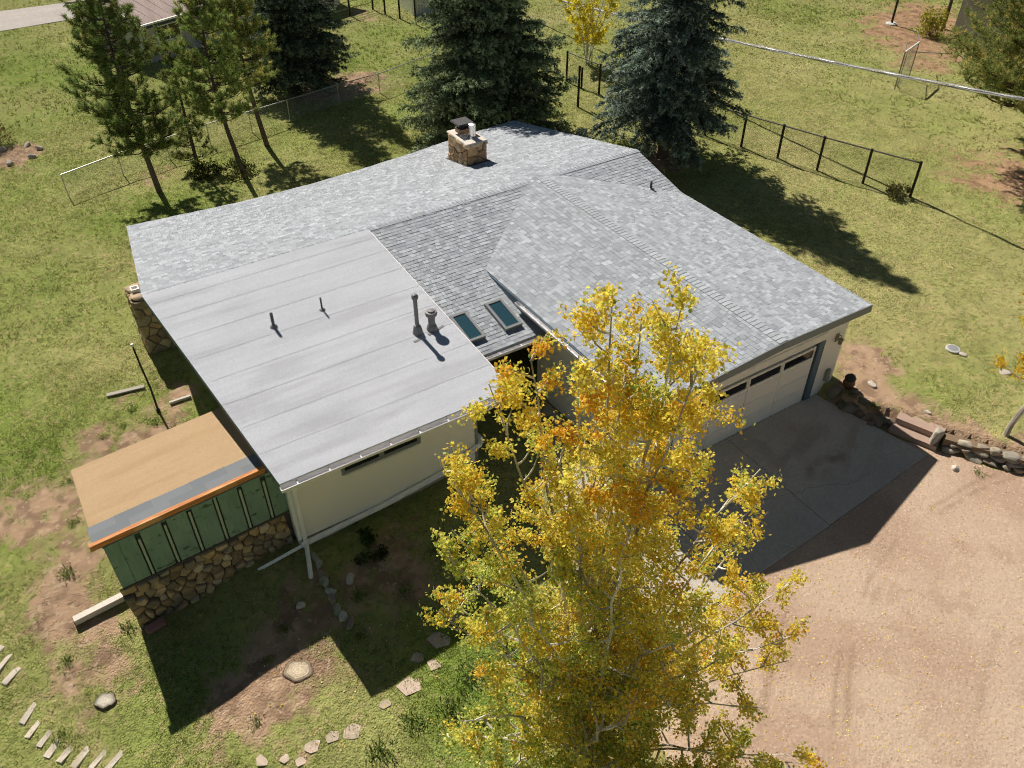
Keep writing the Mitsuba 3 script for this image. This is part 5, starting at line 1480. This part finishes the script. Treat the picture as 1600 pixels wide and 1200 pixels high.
def scatter(n, x0, x1, y0, y1, hlo, hhi, wlo, whi, blades, seed, ring=None):
    r = np.random.default_rng(seed)
    x, y = r.uniform(x0, x1, n), r.uniform(y0, y1, n)
    ok = ~shapely.contains_xy(BLOCK, x, y)
    if ring is not None:
        ok &= ~((x > ring[0]) & (x < ring[1]) & (y > ring[2]) & (y < ring[3]))
    x, y = x[ok], y[ok]
    d = mnp(dirt_mask, x, y)
    dens = nfbm(np.c_[x * .9, y * .9, 0 * x], 3, 8)
    keep = (r.random(len(x)) > d * .96) & (r.random(len(x)) < np.clip(.25 + (dens - .35) * 2.4, .2, 1))
    x, y = x[keep], y[keep]
    lush = np.clip(.42 + .5 * mnp(lambda a, b: blobs(a, b, LUSH), x, y) + 1.1 * (mnp(lambda a, b: fbm(a * .33, b * .33, 1.0, octaves=4), x, y) - .5), 0, 1)
    z = ground_h(x, y)
    m = len(x)
    idx = np.repeat(np.arange(m), blades)
    p = np.c_[x, y, z][idx] + np.c_[r.normal(0, .03, (len(idx), 2)), np.zeros(len(idx)) - .005]
    tint_ = r.uniform(.62, 1.3, m)[idx][:, None]
    h = r.uniform(hlo, hhi, m)[idx] * r.uniform(.6, 1.2, len(idx)) * (.7 + .7 * lush[idx])
    th = r.uniform(0, 6.28, len(idx))
    wv = np.c_[np.cos(th), np.sin(th), 0 * th] * r.uniform(wlo, whi, len(idx))[:, None]
    lean = np.c_[r.normal(0, .55, (len(idx), 2)) * h[:, None], h]
    V = np.stack([p - wv, p + wv, p + lean], 1).reshape(-1, 3)
    lu = lush[idx][:, None]
    col = (np.array([.46, .45, .18]) * (1 - lu) + np.array([.265, .365, .072]) * lu)
    dry = r.random(len(idx)) < .24 * (1 - lush[idx] * .6)
    col[dry] = [.52, .44, .24]
    dk = r.random(len(idx)) < .25
    col[dk] *= .65
    col = col * tint_ * r.uniform(.85, 1.15, (len(idx), 1))
    return V, np.arange(len(V)).reshape(-1, 3), np.repeat(col, 3, 0)


g1 = scatter(150000, -8.5, 10, -19, 4, .025, .075, .004, .009, 4, 1)
g2 = scatter(120000, 10, 34, -20, 14, .03, .08, .006, .012, 4, 2, None)
g3 = scatter(60000, -8.5, 16, 4, 24, .03, .09, .007, .014, 4, 3)
g4 = scatter(50000, -5, 60, 14, 48, .05, .14, .014, .03, 4, 4, (-5, 16, 14, 24))
g5 = scatter(22000, 34, 62, -12, 20, .05, .12, .014, .03, 4, 5)
obj('grass', [g1, g2, g3, g4, g5], 'm_blade', kind='stuff', label='short patchy lawn grass, green to straw coloured')


def weeds(n, pts, seed):
    r = np.random.default_rng(seed)
    out = []
    for x, y, s in pts:
        c = np.array(at(x, y))
        m = int(n * s)
        c = c + np.c_[r.normal(0, .09 * s, (m, 2)), np.zeros(m)]
        th = r.uniform(0, 6.28, m)
        el = r.uniform(.25, 1.3, m)
        d = np.c_[np.cos(th) * np.cos(el), np.sin(th) * np.cos(el), np.sin(el)]
        ln = r.uniform(.05, .15, m)[:, None] * s
        wv = np.c_[-np.sin(th), np.cos(th), 0 * th] * .010 * s
        mid = c + d * ln * .6
        V = np.stack([c + 0 * d, mid - wv, c + d * ln, mid + wv], 1).reshape(-1, 3)
        k = np.arange(m) * 4
        F = np.vstack([np.stack([k, k + 1, k + 2], 1), np.stack([k, k + 2, k + 3], 1)])
        col = np.array([(.15, .22, .05), (.26, .29, .09), (.11, .17, .045)])[r.integers(3, size=m)] * r.uniform(.7, 1.3, (m, 1))
        out.append((V, F, np.repeat(col, 4, 0)))
    return out


wp = [(-2.0, .4, 1), (-3.3, -1.5, 1), (-3.6, -2.3, 1.2), (-1.6, -.6, 1), (-1.2, -1.1, .8), (-2.4, -.2, .8), (-4.4, -3.0, 1), (-4.9, -4.6, 1.2), (-3.0, -.4, .7), (-4.2, -1.4, .8), (2.1, -12.6, 1.6), (2.7, -12.9, 1.8), (1.4, -13.0, 1.6), (.6, -12.8, 1.4), (3.2, -12.4, 1.5), (1.9, -13.6, 1.7), (-.3, -13.0, 1.4), (2.9, -13.9, 1.6),
      (-4.0, -6.9, 1.1), (-5.4, -7.0, 1), (-1.5, -9.7, .9), (-2.2, -10.9, .9), (.9, -9.4, 1.2), (1.9, -9.9, 1.2), (3.1, -9.3, 1.1), (17.9, -14.9, .9), (17.0, -14.9, .9), (16.2, -11.0, 1), (16.4, -11.7, 1), (16.0, -11.6, 1), (-5.9, -8.8, 1), (-.9, -9.2, 1), (.5, -10.3, 1.1), (-6.9, -5.2, 1.2)]
obj('weeds', weeds(80, wp, 5), 'm_blade', kind='stuff', label='scattered broad leaved weeds in the bare soil')

r = np.random.default_rng(99)
n = 3000
a = np.r_[np.c_[ab[0] + 2 + r.normal(0, 4.6, n), ab[1] - .6 + r.normal(0, 3.6, n)], np.c_[r.uniform(4, 19, 450), r.uniform(-24, -13.5, 450)]]
ok = ~shapely.contains_xy(shapely.union_all([sbox(-3.8, -7.6, 5.6, 1), sbox(8.5, -10.4, 16.4, 1)]), a[:, 0], a[:, 1])
a = a[ok]
zz = ground_h(a[:, 0], a[:, 1]) + .016
onslab = shapely.contains_xy(Polygon(SLAB), a[:, 0], a[:, 1])
zz[onslab] = .045 + np.clip((a[onslab, 1] + 13) * .02, 0, .07)
fc = np.array([(.90, .72, .16), (.85, .56, .10), (.92, .82, .42), (.45, .33, .16)])[r.choice(4, len(a), p=[.4, .25, .25, .1])] * r.uniform(.8, 1.15, (len(a), 1))
obj('fallen_leaves', leaves_mesh(np.c_[a, zz], r.uniform(.022, .05, len(a)), unit(r.normal(0, .35, (len(a), 3)) + [0, 0, 1]), np.clip(fc, .02, .9), r), 'm_blade', kind='stuff', label='small yellow leaves fallen on the drive and lawn')
